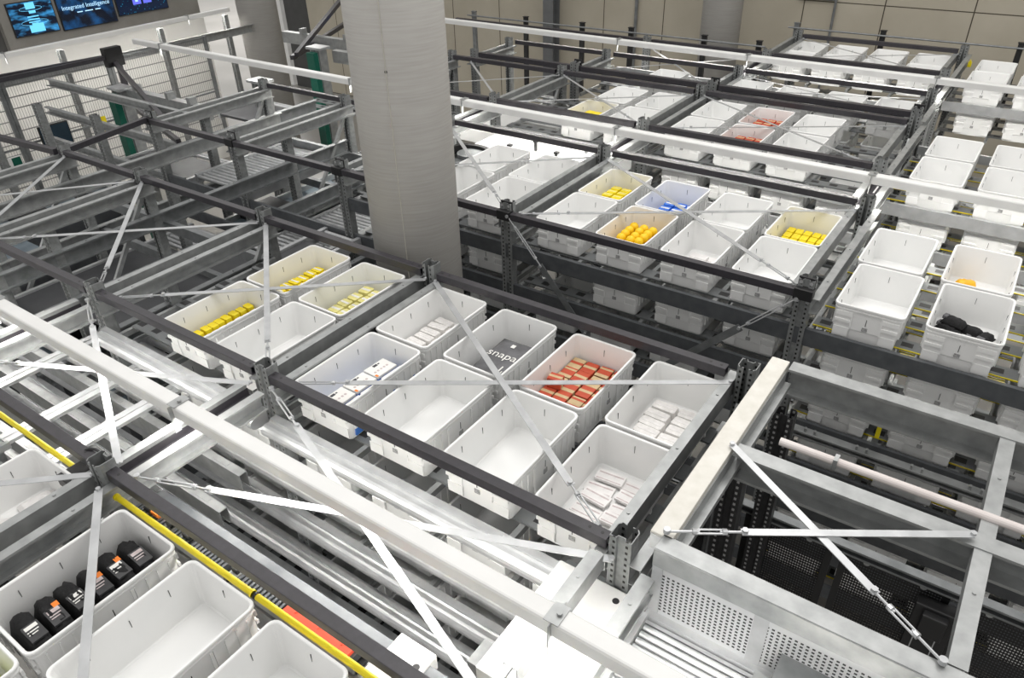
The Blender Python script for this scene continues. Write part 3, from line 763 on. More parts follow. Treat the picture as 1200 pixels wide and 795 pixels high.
for i in range(5):
    r = root('red_scrap', 'small reddish paper scrap lying in tote beside white covers', 'scrap', W(cx - .1 + .05 * i, cy + .05 * math.sin(i * 2), FLOORT + .0005), 'reddish scraps', i); m = MB(); m.box(-.014, .014, -.01, .01, 0, .003); m.box(-.004, .012, -.004, .009, .003, .005); link('paper', m, PINKP, r)

# ------------------------------------------------------------------ the hall
def wall_panel_mat():
    m, t, b = nt('beige_wall_panels')
    tc = node(t, 'ShaderNodeTexCoord'); sp = node(t, 'ShaderNodeSeparateXYZ'); t.links.new(tc.outputs['Object'], sp.inputs[0])
    f = mathn(t, 'FRACT', mathn(t, 'MULTIPLY', sp.outputs[0], 1 / 1.18)); j = mathn(t, 'LESS_THAN', f, .014)
    g = mathn(t, 'FRACT', mathn(t, 'MULTIPLY', sp.outputs[2], 1 / 2.9)); j2 = mathn(t, 'LESS_THAN', g, .005)
    jj = mathn(t, 'MAXIMUM', j, j2)
    nz = node(t, 'ShaderNodeTexNoise'); nz.inputs['Scale'].default_value = 1.5; nz.inputs['Detail'].default_value = 7
    t.links.new(tc.outputs['Object'], nz.inputs['Vector'])
    rp = node(t, 'ShaderNodeValToRGB'); rp.color_ramp.elements[0].position = .3; rp.color_ramp.elements[1].position = .7
    rp.color_ramp.elements[0].color = (.40, .365, .295, 1); rp.color_ramp.elements[1].color = (.46, .425, .35, 1)
    t.links.new(nz.outputs['Fac'], rp.inputs['Fac'])
    mx = node(t, 'ShaderNodeMixRGB'); mx.inputs[2].default_value = (.07, .06, .045, 1); t.links.new(jj, mx.inputs[0]); t.links.new(rp.outputs['Color'], mx.inputs[1])
    t.links.new(mx.outputs[0], b.inputs['Base Color']); b.inputs['Roughness'].default_value = .8; b.inputs['Specular IOR Level'].default_value = .2
    return m
m = MB(); m.box(-40, 14, -8, 40, -.2, 0)
struct(link('floor', m, noisy('polished_floor', (.20, .195, .18), (.26, .25, .235), .8, .32, 0), loc=(0, 0, 0)))
m = MB(); m.box(-15.1, 12, 0, .3, 0, 7.5)
struct(link('wall_back', m, wall_panel_mat(), loc=(0, 13.0, 0)))
m = MB(); m.box(0, .25, -2.2, 3.75, 0, 2.56)
struct(link('wall_left', m, noisy('white_parapet', (.66, .65, .62), (.72, .71, .68), 3, .6), loc=(-13.25, 5.0, 0)))
m = MB(); m.box(0, .2, 0, 3.35, 2.6, 4.6)
pp = struct(link('wall_left_upper', m, noisy('grey_screen_panel', (.23, .22, .20), (.27, .26, .24), 4, .55), loc=(-13.2, 5.36, 0)))
m = MB(); m.box(0, .2, -3, 0, 2.2, 5.2)
struct(link('wall_left_side', m, noisy('dark_grey_cladding', (.07, .068, .066), (.09, .088, .085), 4, .6), loc=(-13.3, 5.36, 0)))
m = MB(); m.box(0, .9, 0, .1, 0, 3.2); 
struct(link('door_1', m, noisy('dark_door_leaf', (.035, .036, .035), (.05, .05, .05), 4, .5), loc=(-15.95, 13.02, 0)))
m = MB(); m.box(0, .14, 0, .16, 0, 3.6)
struct(link('trim_1', m, WHITEP, loc=(-16.2, 13.0, 0)))
m = MB(); m.box(0, 6.0, 0, .02, 0, 7)
def column(name, x, y, r, z0, z1, seam=True):
    m = MB(); m.cyl((0, 0, 0), (0, 0, z1 - z0), r, 64)
    o = link(name, m, CONC, loc=W(x, y, z0), smooth=False)
    for p in o.data.polygons: p.use_smooth = len(p.vertices) == 4
    return struct(o)
c = column('column_1', -3.33, 3.52, .302, -FLOOR, 1.6)
a = math.radians(-62); m = MB()
m.cyl((.3025 * math.cos(a), .3025 * math.sin(a), .3), (.3025 * math.cos(a), .3025 * math.sin(a), 6.5), .0035, 6)
link('casting_seam', m, noisy('cement_seam', (.36, .345, .31), (.44, .42, .375), 30, .8), c)
m = MB(); m.cyl((.296 * math.cos(a), .296 * math.sin(a), 3.93), (.3045 * math.cos(a), .3045 * math.sin(a), 3.93), .009, 12); link('anchor_hole', m, BLACK, c)
column('column_2', -4.45, 11.95, .30, -FLOOR, 2.4); column('column_3', -11.75, 9.0, .34, -FLOOR, 2.4)
m = MB()
m.extr([(-.11, -.12), (.11, -.12), (.11, -.105), (.008, -.105), (.008, .105), (.11, .105), (.11, .12), (-.11, .12), (-.11, .105), (-.008, .105), (-.008, -.105), (-.11, -.105)], (0, 0, 0), (0, 0, 7), (1, 0, 0), (0, 1, 0))
struct(link('trim_2', m, noisy('steel_stanchion', (.12, .125, .13), (.16, .165, .17), 6, .5, .2), loc=(-8.05, 12.75, 0)))
m = MB(); m.cyl((0, 0, 0), (0, 0, 4.1), .02, 8); m.cyl((-.55, 0, 2.95), (0, 0, 2.95), .02, 8)
tag(link('wall_conduit', m, GALVD, loc=(-3.05, 12.95, 0)), 'dark angled conduit on the beige wall right of far column', 'conduit')
m = MB(); m.cyl((0, 0, 0), (0, 0, 6), .03, 10)
tag(link('wall_pipe', m, GALVD, loc=(-6.4, 12.95, 0)), 'thin vertical pipe on beige wall between stanchion and far column', 'pipe')
# guard cable on short black posts along the back of the racks
def guard(us, v, z, what, to=None):
    for i, u in enumerate(us):
        m = MB(); m.box(-.032, .032, -.025, .025, -.9, .12); m.box(-.04, .04, -.03, .03, .12, .13)
        tag(link('guard_post', m, BLACK if i != 0 else GALVD, loc=W(u, v, z)), f'short dark guard post, {ORD[i]} from left, {what}', 'post', 'guard posts')
    m = MB(); m.cyl((us[0] - .1, 0, 0), (us[-1] + .1, 0, 0), .012, 8)
    tag(link('guard_rail', m, GALVD, loc=W(0, v - .05, z + .07)), f'thin grey guard rail {what}', 'rail')
guard([-3.1, -1.98, -.42, 1.2], 11.25, -2.23, 'behind the back wall totes')
guard([-7.9, -6.9, -5.9, -5.1, -4.0, -3.25], 10.2, -2.29, 'before the beige wall')

for i, (u, v, z, lb) in enumerate([(-.86, 10.75, -2.30, 'small yellow tag on the rear post beside back wall totes'), (.35, 10.9, -2.3, 'small yellow tag at right picture edge by the back wall')]):
    m = MB(); m.box(-.02, .02, -.012, .012, -.03, .03); m.box(-.008, .008, -.012, .012, .03, .05)
    tag(link('yellow_tag', m, YEL, loc=W(u, v, z)), lb, 'tag')

# ---- video screens
def screen_mat(kind):
    m, t, b = nt('screen_' + kind)
    tc = node(t, 'ShaderNodeTexCoord'); nz = node(t, 'ShaderNodeTexNoise'); nz.inputs['Detail'].default_value = 6
    mp = node(t, 'ShaderNodeMapping'); t.links.new(tc.outputs['Object'], mp.inputs['Vector']); t.links.new(mp.outputs['Vector'], nz.inputs['Vector'])
    rp = node(t, 'ShaderNodeValToRGB'); e = rp.color_ramp.elements
    if kind == 'city':
        mp.inputs['Scale'].default_value = (1, 2.2, 7); nz.inputs['Scale'].default_value = 2.2
        e[0].position = .46; e[0].color = (.001, .006, .02, 1); e[1].position = .72; e[1].color = (.05, .35, .75, 1)
    elif kind == 'title':
        sp = node(t, 'ShaderNodeSeparateXYZ'); t.links.new(tc.outputs['Object'], sp.inputs[0])
        nz.inputs['Scale'].default_value = 6
        e[0].position = .42; e[0].color = (.001, .004, .012, 1); e[1].position = .9; e[1].color = (.01, .12, .35, 1)
    else:
        vz = node(t, 'ShaderNodeTexVoronoi'); vz.inputs['Scale'].default_value = 22; t.links.new(tc.outputs['Object'], vz.inputs['Vector'])
        e[0].position = .0; e[0].color = (.02, .45, .8, 1); e[1].position = .22; e[1].color = (.001, .008, .03, 1)
        t.links.new(vz.outputs['Distance'], rp.inputs['Fac'])
    if kind != 'dots': t.links.new(nz.outputs['Fac'], rp.inputs['Fac'])
    t.links.new(rp.outputs['Color'], b.inputs['Emission Color']); b.inputs['Emission Strength'].default_value = .8
    b.inputs['Base Color'].default_value = (.005, .005, .008, 1); b.inputs['Roughness'].default_value = .25
    return m
CYAN = plain('screen_cyan_glow', (.0, .0, .0), .5, emit=(.16, .62, 1.0), strength=1.0)
PALEB = plain('screen_title_glow', (.0, .0, .0), .5, emit=(.45, .75, 1.0), strength=1.0)
VIO = plain('screen_violet_glow', (0, 0, 0), .5, emit=(.12, .14, .75), strength=1.0)
def screen(v0, v1, z0, z1, kind, label):
    r = root('video_screen', label, 'screen', W(-13.0, (v0 + v1) / 2, (z0 + z1) / 2), 'video screens on the wall')
    h, k = (v1 - v0) / 2, (z1 - z0) / 2
    m = MB(); m.box(-.0, .03, -h, h, -k, k); link('screen_case', m, BLACK, r)
    m = MB(); m.box(.0302, .032, -h + .012, h - .012, -k + .012, k - .012); link('display', m, screen_mat(kind), r)
    return r, h, k
r, h, k = screen(5.49, 6.165, -2.215, -1.74, 'city', 'video screen with glowing blue hologram tower, leftmost of the three')
m = MB()
for y, z, w, q in ((0, .17, .07, .045), (.01, .085, .05, .02), (0, .02, .085, .008), (0, -.02, .085, .008), (0, -.055, .085, .008), (0, -.09, .05, .02), (-.05, -.15, .05, .05), (.06, -.14, .06, .06), (.0, -.13, .04, .03)):
    m.box(.0322, .0326, y - w, y + w, z - q, z + q)
for a0 in range(36):
    t0, t1 = math.radians(a0 * 10), math.radians(a0 * 10 + 10)
    for rx, rz, zc in ((.17, .03, .13), (.2, .035, -.06)):
        m.obox((.0323, rx * math.cos(t0), zc + rz * math.sin(t0)), (.0323, rx * math.cos(t1), zc + rz * math.sin(t1)), .004, .0004, (1, 0, 0))
link('hologram', m, CYAN, r)
r, h, k = screen(6.22, 7.135, -2.235, -1.70, 'title', 'video screen with white words Integrated Intelligence, middle of the three')
rot = (math.radians(90), 0, math.radians(90))
text('title_words', 'Integrated Intelligence', .088, PALEB, r, (.0328, .0, .045), rot)
m = MB()
for y0, y1 in ((-.17, -.08), (-.04, .09), (.13, .22)): m.box(.0325, .0328, y0, y1, -.042, -.028)
link('subtitle_strip', m, PALEB, r)
r, h, k = screen(7.175, 8.10, -2.175, -1.70, 'dots', 'video screen with blue dotted ring and two violet tiles, rightmost of the three')
m = MB(); m.box(.0322, .0326, -.17, -.02, -.10, .12); m.box(.0322, .0326, .02, .17, -.10, .12); link('violet_tiles', m, VIO, r)
m = MB(); m.box(.0327, .0330, -.12, -.07, -.06, -.02); m.box(.0327, .0330, .05, .12, -.03, -.01); link('bright_tiles', m, PALEB, r)

# ---- fence, monitor and exit sign at the left
MESHF = perforated('fence_mesh', (.25, .25, .25), 1, 2, .034, .14, .90, .4, .5)
def fence(v0, v1, x, z0, z1, label):
    r = root('mesh_fence', label, 'fence', W(x, (v0 + v1) / 2, z0), 'mesh fence panels'); h = (v1 - v0) / 2; H = z1 - z0
    m = MB(); m.box(-.002, .002, -h, h, 0, H); link('mesh_panel', m, MESHF, r)
    m = MB()
    for y in (-h, h): m.box(-.025, .025, y - .022, y + .022, -(FLOOR + z0), H + .02)
    for z in (0, H * .5, H): m.box(-.012, .012, -h, h, z - .012, z + .012)
    link('frame', m, GALVD, r); return r
fence(2.7, 4.15, -10.8, -3.9, -2.35, 'grey wire mesh fence panel behind exit sign, at left edge')
fence(4.2, 5.6, -10.8, -3.9, -2.3, 'grey wire mesh fence panel behind the small monitor')
fence(5.65, 7.2, -10.8, -3.9, -2.3, 'grey wire mesh fence panel behind the green lift post')
r = root('control_monitor', 'dark blue control monitor on the mesh fence, upper left', 'monitor', W(-10.7, 4.58, -3.05))
m = MB(); m.box(-.03, .0, -.2, .2, -.16, .14); link('monitor_case', m, BLACK, r, bevel=.006)
m = MB(); m.box(.0003, .0015, -.185, .185, -.145, .125); link('display', m, noisy('dark_blue_display', (.015, .03, .045), (.03, .05, .07), 3, .25), r)
m = MB(); m.cyl((-.03, 0, -.16), (-.03, 0, -.5), .02, 8); link('stand', m, GALVD, r)
r = root('exit_sign', 'green and white running man exit sign at left picture edge', 'sign', W(-10.7, 3.86, -3.3))
m = MB(); m.box(-.02, 0, -.2, .2, -.16, .12); link('sign_board', m, WHITEP, r)
m = MB(); m.box(.0005, .002, .08, .19, -.08, .11); m.box(.0005, .002, -.19, -.12, -.08, .11); link('green_field', m, GREEN, r)
m = MB(); m.cyl((.0005, -.01, .08), (.002, -.01, .08), .022, 12)
for p, q in (((-.02, .055), (-.03, -.01)), ((-.03, -.01), (.02, -.06)), ((-.03, -.01), (-.07, -.06)), ((-.02, .04), (.04, .02)), ((-.02, .045), (-.07, .02))):
    m.obox((.0013, *p), (.0013, *q), .016, .001, (1, 0, 0))
link('running_man', m, GREEN, r)
m = MB(); m.box(-.02, .0, -.05, .05, -.1, .1); tag(link('warning_plate', m, YEL, loc=W(-10.2, 5.0, -2.95)), 'small yellow warning plate on post near the monitor', 'sign')

# ---- left part of the hall: conveyor frames without totes
for i, (u, a, b, zz, h) in enumerate([(-7.15, 1.6, 5.5, -2.46, .14), (-5.93, 1.75, 4.6, -2.52, .13), (-5.93, 1.75, 5.5, -2.93, .14), (-7.15, 1.6, 5.5, -2.95, .15), (-4.46, 1.8, 3.06, -2.50, .11), (-4.46, 1.8, 5.5, -2.92, .13), (-5.2, 1.8, 5.5, -3.15, .14), (-6.5, 1.8, 5.5, -3.3, .14), (-5.93, 1.75, 5.5, -3.4, .14), (-4.66, 4.2, 5.5, -2.52, .13), (-6.12, 4.2, 5.5, -2.6, .14), (-4.70, 4.2, 6.3, -2.95, .13), (-6.12, 4.2, 6.3, -3.1, .14), (-7.45, 4.2, 6.3, -2.55, .14)]):
    near = {-7.15: 'leftmost frame', -5.93: 'second frame from left', -4.46: 'frame left of yellow totes', -5.2: 'left conveyor bay', -6.5: 'far left conveyor bay', -4.66: 'frame left of column top', -6.12: 'second frame behind', -4.70: 'frame left of column, lower', -7.45: 'leftmost rear frame'}[u]
    beam_v(u, a, b, zz, 1, f'deep galvanised side beam, {["upper","upper","lower","lower","upper","lower","single","single","bottom","upper","upper","single","lower","single"][i]} one at {near}', 'deep conveyor beams', h, .055, GALVD if i % 3 else GALV, 'conveyor_side_beam')
def conveyor(u0, u1, v0, v1, z, label, belt=True):
    r = root('belt_conveyor', label, 'conveyor', W((u0 + u1) / 2, (v0 + v1) / 2, z), 'conveyors in the left bays'); a, h = (u1 - u0) / 2, (v1 - v0) / 2
    m = MB(); m.box(-a, -a + .04, -h, h, -.06, .03); link('side_rail', m, GALVB, r); m = MB(); m.box(a - .04, a, -h, h, -.06, .03); link('side_rail', m, GALVB, r)
    if belt:
        m = MB(); m.box(-a + .05, a - .05, -h, h * .55, -.02, .012); link('belt', m, noisy('grey_rubber_belt', (.035, .036, .04), (.05, .052, .056), 6, .5), r)
        m = MB(); m.box(-a + .05, a - .05, h * .6, h, -.05, -.045)
    m = MB()
    n = int((h * .4 if belt else 2 * h) / .06)
    for q in range(n): m.cyl((-a + .05, h - .04 - q * .06, 0), (a - .05, h - .04 - q * .06, 0), .02, 10)
    link('rollers', m, GALVB, r); return r
conveyor(-4.36, -3.9, 1.85, 2.9, -2.62, 'narrow roller conveyor left of the yellow totes', False)
conveyor(-5.80, -5.05, 2.2, 4.1, -3.05, 'dark belt conveyor in the second left bay')
conveyor(-5.0, -4.55, 2.9, 4.1, -2.85, 'dark belt conveyor crossing behind the yellow totes')
conveyor(-7.0, -6.2, 1.9, 4.0, -3.25, 'dark belt conveyor in the leftmost bay')
conveyor(-7.2, -6.25, 4.3, 5.5, -2.85, 'roller conveyor in leftmost rear bay', False)
conveyor(-6.0, -4.8, 4.25, 5.5, -3.25, 'roller conveyor low in rear bay left of column', False)
conveyor(-9.4, -8.0, 4.6, 5.4, -3.2, 'low conveyor near the mesh fence')
conveyor(-9.4, -8.0, 6.2, 7.0, -3.0, 'low conveyor behind the green lift post')
for i, (u, v, z) in enumerate([(-7.6, 6.8, -2.75), (-5.9, 5.95, -2.9), (-5.5, 6.9, -2.7), (-6.9, 7.0, -2.8), (-5.0, 5.95, -2.75), (-5.4, 8.4, -2.8)]):
    deck(u - .45, u + .45, v - .3, v + .3, z, 'bright slotted deck piece in ' + ['far left lift bay', 'aisle left of column', 'bay under far frames', 'far bay below screens', 'aisle beside column', 'bay near the wall'][i], 'loose decks left', 3)
SHEET = noisy('bluish_steel_sheet', (.13, .17, .20), (.22, .27, .31), 5, .35, .3)
for i, (u, v0, v1, z, q) in enumerate([(-5.56, 2.0, 4.02, -3.55, .3), (-6.82, 2.1, 4.02, -3.75, .24), (-5.4, 4.4, 6.2, -3.5, .3), (-6.76, 4.4, 6.3, -3.4, .3), (-4.93, 3.3, 4.02, -3.45, .14), (-8.75, 2.9, 4.2, -3.3, .28), (-7.8, 1.6, 2.8, -3.2, .3)]):
    r = root('machine_table', f'low bluish steel machine table under the left frames, {ORD[i]} counted from the yellow totes', 'machine table', W(u, (v0 + v1) / 2, -FLOOR), 'low machine tables'); H = z + FLOOR; h = (v1 - v0) / 2
    m = MB(); m.box(-q, q, -h, h, H - .04, H); link('table_sheet', m, SHEET, r, bevel=.004)
    m = MB(); m.box(-q, q, -h, h, 0, H - .06); link('cabinet', m, GALVK, r)
    m = MB(); m.box(-q * .9, q * .3, -h * .8, -h * .3, H, H + .10); link('drive_unit', m, BLACK, r, bevel=.01)
    for x in (-q + .02, q - .06):
        m = MB(); m.box(x, x + .04, -h, h, H, H + .06); link('side_rail', m, GALV, r)
for i, (v, a, b, z) in enumerate([(3.14, -7.15, -4.48, -2.62), (3.14, -7.15, -4.48, -2.98), (3.14, -7.15, -4.48, -3.32), (1.74, -7.15, -4.48, -2.75), (4.2, -7.4, -4.75, -2.9), (5.5, -7.4, -4.75, -2.75), (5.5, -7.4, -4.75, -3.2)]):
    beam_u(v, a, b, z, 1, f'dull galvanised lengthwise beam in left bays, {ORD[i]} counted from near to far', 'lengthwise beams left', .09, .05, GALVD)
for i, (u, v) in enumerate([(-5.97, 2.25), (-7.18, 2.25), (-4.42, 2.25), (-4.68, 4.72), (-6.10, 4.72), (-7.42, 4.72), (-5.17, 3.6), (-6.48, 3.6)]):
    upright(u, v, -2.30 if i < 6 else -2.6, f'galvanised middle upright standing among left frames, {ORD[i]} counted from near to far', 'middle uprights left', -1)
# lift masts with green guides, black tube frames
def mast(u, v, ztop, label, green=True):
    r = root('lift_mast', label, 'lift mast', W(u, v, -FLOOR), 'lift masts at the left'); H = ztop + FLOOR; m = MB()
    m.box(-.09, .09, -.07, .07, 0, H); 
    for x in (-.06, 0, .06): m.box(x - .008, x + .008, -.085, -.07, 0, H)
    link('mast_profile', m, GALV, r)
    if green:
        m = MB(); m.box(-.06, .085, -.17, -.09, 0, H - .03); link('green_guide', m, GREEN, r)
    m = MB(); m.box(-.14, .14, -.1, .1, H, H + .03); link('head_plate', m, GALVB, r)
    return r
mast(-9.6, 5.05, -2.42, 'grey lift mast with green guide strip, leftmost')
mast(-8.05, 6.0, -2.35, 'ribbed aluminium lift mast behind black frame, left', False)
mast(-8.45, 7.35, -2.25, 'grey lift mast with green guide left of column')
mast(-7.7, 7.6, -2.2, 'ribbed aluminium lift mast close to concrete column', False)
mast(-6.8, 8.05, -2.4, 'short aluminium lift mast beside concrete column', False)
def head(u0, u1, v, z, label):
    m = MB(); m.box(u0 - (u0 + u1) / 2, (u1 - u0) / 2, -.05, .05, -.07, .09)
    for x in (-.3, .1, .35): m.box(x * (u1 - u0) - .03, x * (u1 - u0) + .03, -.07, .03, .09, .17)
    tag(link('lift_head_beam', m, GALV, loc=W((u0 + u1) / 2, v, z)), label, 'beam', 'lift head beams')
r = root('black_tube_frame', 'black tube frame with diagonal stay at upper left', 'frame', W(-10.4, 5.5, -2.2))
m = MB(); m.box(-.05, .05, -.12, .12, -.12, .12); link('clamp_plate', m, BLACK, r)
m = MB(); m.obox((0, .05, -.1), (0, .05, -.75), .06, .06); m.obox((0, 0, -.08), (2.9, -1.2, -.08), .05, .05); m.obox((0, .05, -.65), (2.9, -1.1, -.35), .05, .05)
m.obox((0, 0, 0), (-.1, -2.2, 0), .05, .05); link('tubes', m, ANTH, r)
r = root('black_tube_frame', 'black tube frame with two stays just left of concrete column', 'frame', W(-9.9, 9.35, -2.05))
m = MB(); m.obox((0, 0, .25), (0, 0, -.8), .07, .07); m.obox((0, 0, .1), (1.1, -2.1, -.3), .06, .06); m.obox((0, 0, -.3), (1.0, -2.1, -.35), .06, .06); m.obox((0, 0, .25), (1.6, .2, .22), .06, .06)
m.obox((1.75, -.2, .1), (1.9, -1.7, -.35), .06, .06); link('tubes', m, ANTH, r)
m = MB(); bmesh.ops.create_icosphere(m.bm, subdivisions=2, radius=.1)
o = tag(link('blue_cover', m, BLUEP, loc=W(-9.45, 8.9, -2.22), smooth=True), 'bright blue bag hanging on the black tube frame left of column', 'bag'); o.scale = (.6, .6, 1.3)
m = MB(); m.box(-.08, .08, -.004, .004, -.1, .1); tag(link('blue_notice', m, noisy('blue_notice_sheet', (.05, .08, .4), (.4, .42, .6), 30, .5), loc=W(-8.15, 8.5, -2.28)), 'small blue and white notice beside concrete column', 'sign')
for i, (u0, u1, v, z) in enumerate([(-9.6, -7.9, 5.1, -2.5), (-9.9, -7.6, 8.0, -2.35), (-8.4, -6.5, 7.6, -2.4)]):
    head(u0, u1, v, z, ['grey lift head beam with motor blocks, below the screens', 'grey lift head beam with motor blocks, before far column', 'grey lift head beam left of concrete column'][i])
# tie bars at the far left
for (a, b, lb) in (((-7.18, 3.05), (-7.42, 4.1), 'black tie bar closing the leftmost frame end'), ((-9.0, 2.9), (-7.25, 3.05), 'black tie bar running out at left edge'), ((-10.75, 3.6), (-10.5, 5.5), 'black tie bar below the long screen trunking')):
    m = MB(); c0 = Vector(((a[0] + b[0]) / 2, (a[1] + b[1]) / 2, 0)); m.obox(Vector((*a, 0)) - c0, Vector((*b, 0)) - c0, .05, .05)
    tag(link('anthracite_tie_bar', m, ANTH, loc=W(c0.x, c0.y, -2.21)), lb, 'tie bar', 'anthracite tie bars')
for i, z in enumerate((-2.3, -2.62, -2.95, -3.3)):
    m = MB(); m.extr(c_prof(.05, .09), (-1.45, 0, 0), (1.45, 0, 0), (0, -1, 0), (0, 0, 1))
    tag(link('lattice_beam', m, GALV, loc=W(-8.85, 4.55 - .12 * i, z)), f'galvanised horizontal beam, {ORD[i]} from top, between leftmost mast and rear frame', 'beam', 'upper left horizontal beams')
for i, u in enumerate((-10.45, -9.2, -8.2)):
    upright(u, 3.75 + .1 * i, -2.25, f'perforated upright at far left, {ORD[i]} from the fence', 'far left uprights', -1)
for i, (u, v) in enumerate([(-12.0, 5.6), (-12.1, 7.3), (-12.15, 8.6)]):
    upright(u, v, -2.3, f'perforated upright under the screen trunking, {ORD[i]} from left', 'uprights below the screens', -1)
beam_v(-11.6, 4.2, 8.7, -2.42, 1, 'long galvanised channel before the white parapet', 'parapet channels', .12, .06)
# cross bars deep in the front aisle, left of the main bays
for i, (u, z) in enumerate([(-4.62, -2.6), (-4.07, -2.6), (-3.69, -2.6), (-3.30, -2.62), (-5.2, -2.6)]):
    m = MB(); m.extr([(-.05, 0), (.05, 0), (.05, -.02), (.046, -.02), (.046, -.004), (-.046, -.004), (-.046, -.02), (-.05, -.02)], (0, -.42, 0), (0, .42, 0), (1, 0, 0), (0, 0, 1))
    m.box(-.003, .003, -.42, .42, 0, .006)
    tag(link('aisle_cross_bar', m, GALVB, loc=W(u, 1.34, z)), f'bright flat cross bar over left part of front aisle, {["second","third","fourth","fifth","first"][i]} from left', 'cross bar', 'bright cross bars of the front aisle')
for i, (v, z) in enumerate([(1.02, -2.72), (1.2, -2.85), (1.38, -2.85), (1.54, -2.72), (1.1, -3.2), (1.45, -3.25)]):
    m = MB(); m.extr(c_prof(.11, .05), (-1.6, 0, 0), (1.42, 0, 0), (0, 0, -1), (0, 1, 0))
    for x in range(-6, 6): m.box(x * .25 - .05, x * .25 + .05, -.012, .012, 0, .002)
    tag(link('aisle_floor_rail', m, GALV, loc=W(-4.3, v, z)), f'galvanised lengthwise rail low in the front aisle, {ORD[i]} from the yellow duct', 'rail', 'lengthwise aisle rails')
# yellow duct, energy chain, black beam of the front aisle
for a, b, lb in ((-5.4, -3.02, 'left piece'), (-2.78, -1.87, 'middle piece, above the cable chain'), (-1.86, -.6, 'right piece, above red plate')):
    r = root('yellow_duct', f'yellow round duct beside the front totes, {lb}', 'duct', W((a + b) / 2, .905, -2.30), 'yellow ducts')
    L = (b - a) / 2; m = MB(); m.cyl((-L, 0, 0), (L, 0, 0), .013, 14); link('tube', m, YEL, r, smooth=False)
    m = MB(); m.cyl((L - .012, 0, 0), (L, 0, 0), .016, 12); m.cyl((-L, 0, 0), (-L + .012, 0, 0), .016, 12); link('end_collars', m, YEL if a != -1.86 else BLACK, r)
def chain(a, b, lb):
    r = root('cable_chain', lb, 'cable chain', W((a + b) / 2, .975, -2.40), 'cable chains'); n = int((b - a) / .022); L = (b - a) / 2; m = MB()
    for i in range(n):
        x = -L + i * .022; m.box(x, x + .012, -.04, .04, -.02, .018)
    link('links', m, GALVK, r); m = MB(); m.box(-L, L, -.046, -.038, -.03, .012); m.box(-L, L, .038, .046, -.03, .03); link('tray', m, GALV, r)
    m = MB(); m.box(-L, L, -.036, .036, -.045, -.025); link('cables', m, BLACK, r)
chain(-2.75, -2.12, 'open black cable chain beside the yellow duct, left run'); chain(-2.05, -1.40, 'open black cable chain beside the yellow duct, right run')
m = MB(); m.box(-.17, .17, -.035, .035, -.01, .006)
for x in (-.12, .0, .12): m.cyl((x, 0, .006), (x, 0, .010), .007, 8)
tag(link('red_plate', m, RED, loc=W(-1.60, .965, -2.365)), 'red cover plate lying beside the yellow duct', 'plate')
m = MB(); m.box(-.025, .025, -.018, .018, 0, .02); tag(link('red_switch', m, ORNG, loc=W(-2.62, .98, -2.38)), 'small orange-red switch near start of yellow duct', 'switch')
for i, (x, w) in enumerate(((-2.68, .06), (-2.52, .05), (-2.40, .07), (-2.08, .05))):
    r = root('sensor_bracket', f'grey sensor bracket on the duct, {ORD[i]} from left', 'bracket', W(x, 1.0, -2.40), 'sensor brackets')
    m = MB(); m.box(-w / 2, w / 2, -.07, .05, 0, .018); link('plate', m, GALV, r); m = MB(); m.box(-w / 3, w / 3, -.04, .0, .018, .04); link('sensor', m, BLACK, r, bevel=.003)
m = MB(); m.extr(c_prof(.05, .09), (-2.2, 0, 0), (2.2, 0, 0), (0, 1, 0), (0, 0, 1))
tag(link('dark_shuttle_beam', m, GALVK, loc=W(-.6, 1.06, -2.48)), 'dark beam running below the black tie bar, front aisle', 'beam')
m = MB(); m.extr(c_prof(.09, .12), (-2.2, 0, 0), (2.2, 0, 0), (0, 1, 0), (0, 0, 1))
tag(link('grey_shuttle_beam', m, GALV, loc=W(-.6, .93, -2.52)), 'grey beam carrying the cable chain and yellow duct', 'beam')
# black node box with cables at the front frame post
r = root('junction_box', 'black junction box with looped cables at front frame post', 'junction box', W(-3.0, .88, -2.30))
m = MB(); m.box(-.11, .03, -.06, .09, -.04, .02); link('box_body', m, BLACK, r, bevel=.004)
m = MB()
for k in range(10):
    a0, a1 = k / 10, (k + 1) / 10
    f = lambda a: (-.06 + .26 * a, .05 + .05 * math.sin(a * 3.1), .09 + .035 * math.sin(a * 6.2))
    m.cyl(f(a0), f(a1), .006, 6)
link('cable_loop', m, BLACK, r)

# ---- bright white covers at the bottom (lift of the front aisle)
def cover(u0, u1, v0, v1, z0, z1, label, hole=None, name='white_lift_cover'):
    r = root(name, label, 'machine cover', W((u0 + u1) / 2, (v0 + v1) / 2, z0), 'white lift covers'); a, h = (u1 - u0) / 2, (v1 - v0) / 2
    m = MB(); m.box(-a, a, -h, h, 0, z1 - z0); link('cover_sheet', m, WHITEP, r, bevel=.006)
    if hole:
        m = MB()
        for x, y in hole: m.cyl((x, y, z1 - z0), (x, y, z1 - z0 + .001), .014, 16)
        link('cable_hole', m, BLACK, r)
    return r
cover(-1.05, -.46, .93, 1.16, -2.62, -2.50, 'large overlit white cover at bottom edge under the front trunking')
cover(-1.05, -.66, 1.18, 1.75, -2.60, -2.40, 'white cover with black cable hole beneath the right frame foot', [(.085, .23)])
cover(-1.37, -1.20, 1.05, 1.15, -2.50, -2.42, 'small white bracket cover with hole beside black beam', [(.055, -.03)])
cover(-1.36, -1.05, .93, 1.035, -2.46, -2.38, 'white cover strip at bottom edge beside yellow duct end')
for i, (u, lb) in enumerate(((-.845, 'left'), (-.69, 'right'))):
    beam_v(u, 1.15, 1.72, -2.21, 1 if i else -1, f'short galvanised channel down to white covers, {lb} of the two', 'short lift channels', .09, .055, GALV)
m = MB(); m.box(-.1, .1, -.05, .06, 0, .14); m.box(-.14, .14, -.06, .08, -.01, 0)
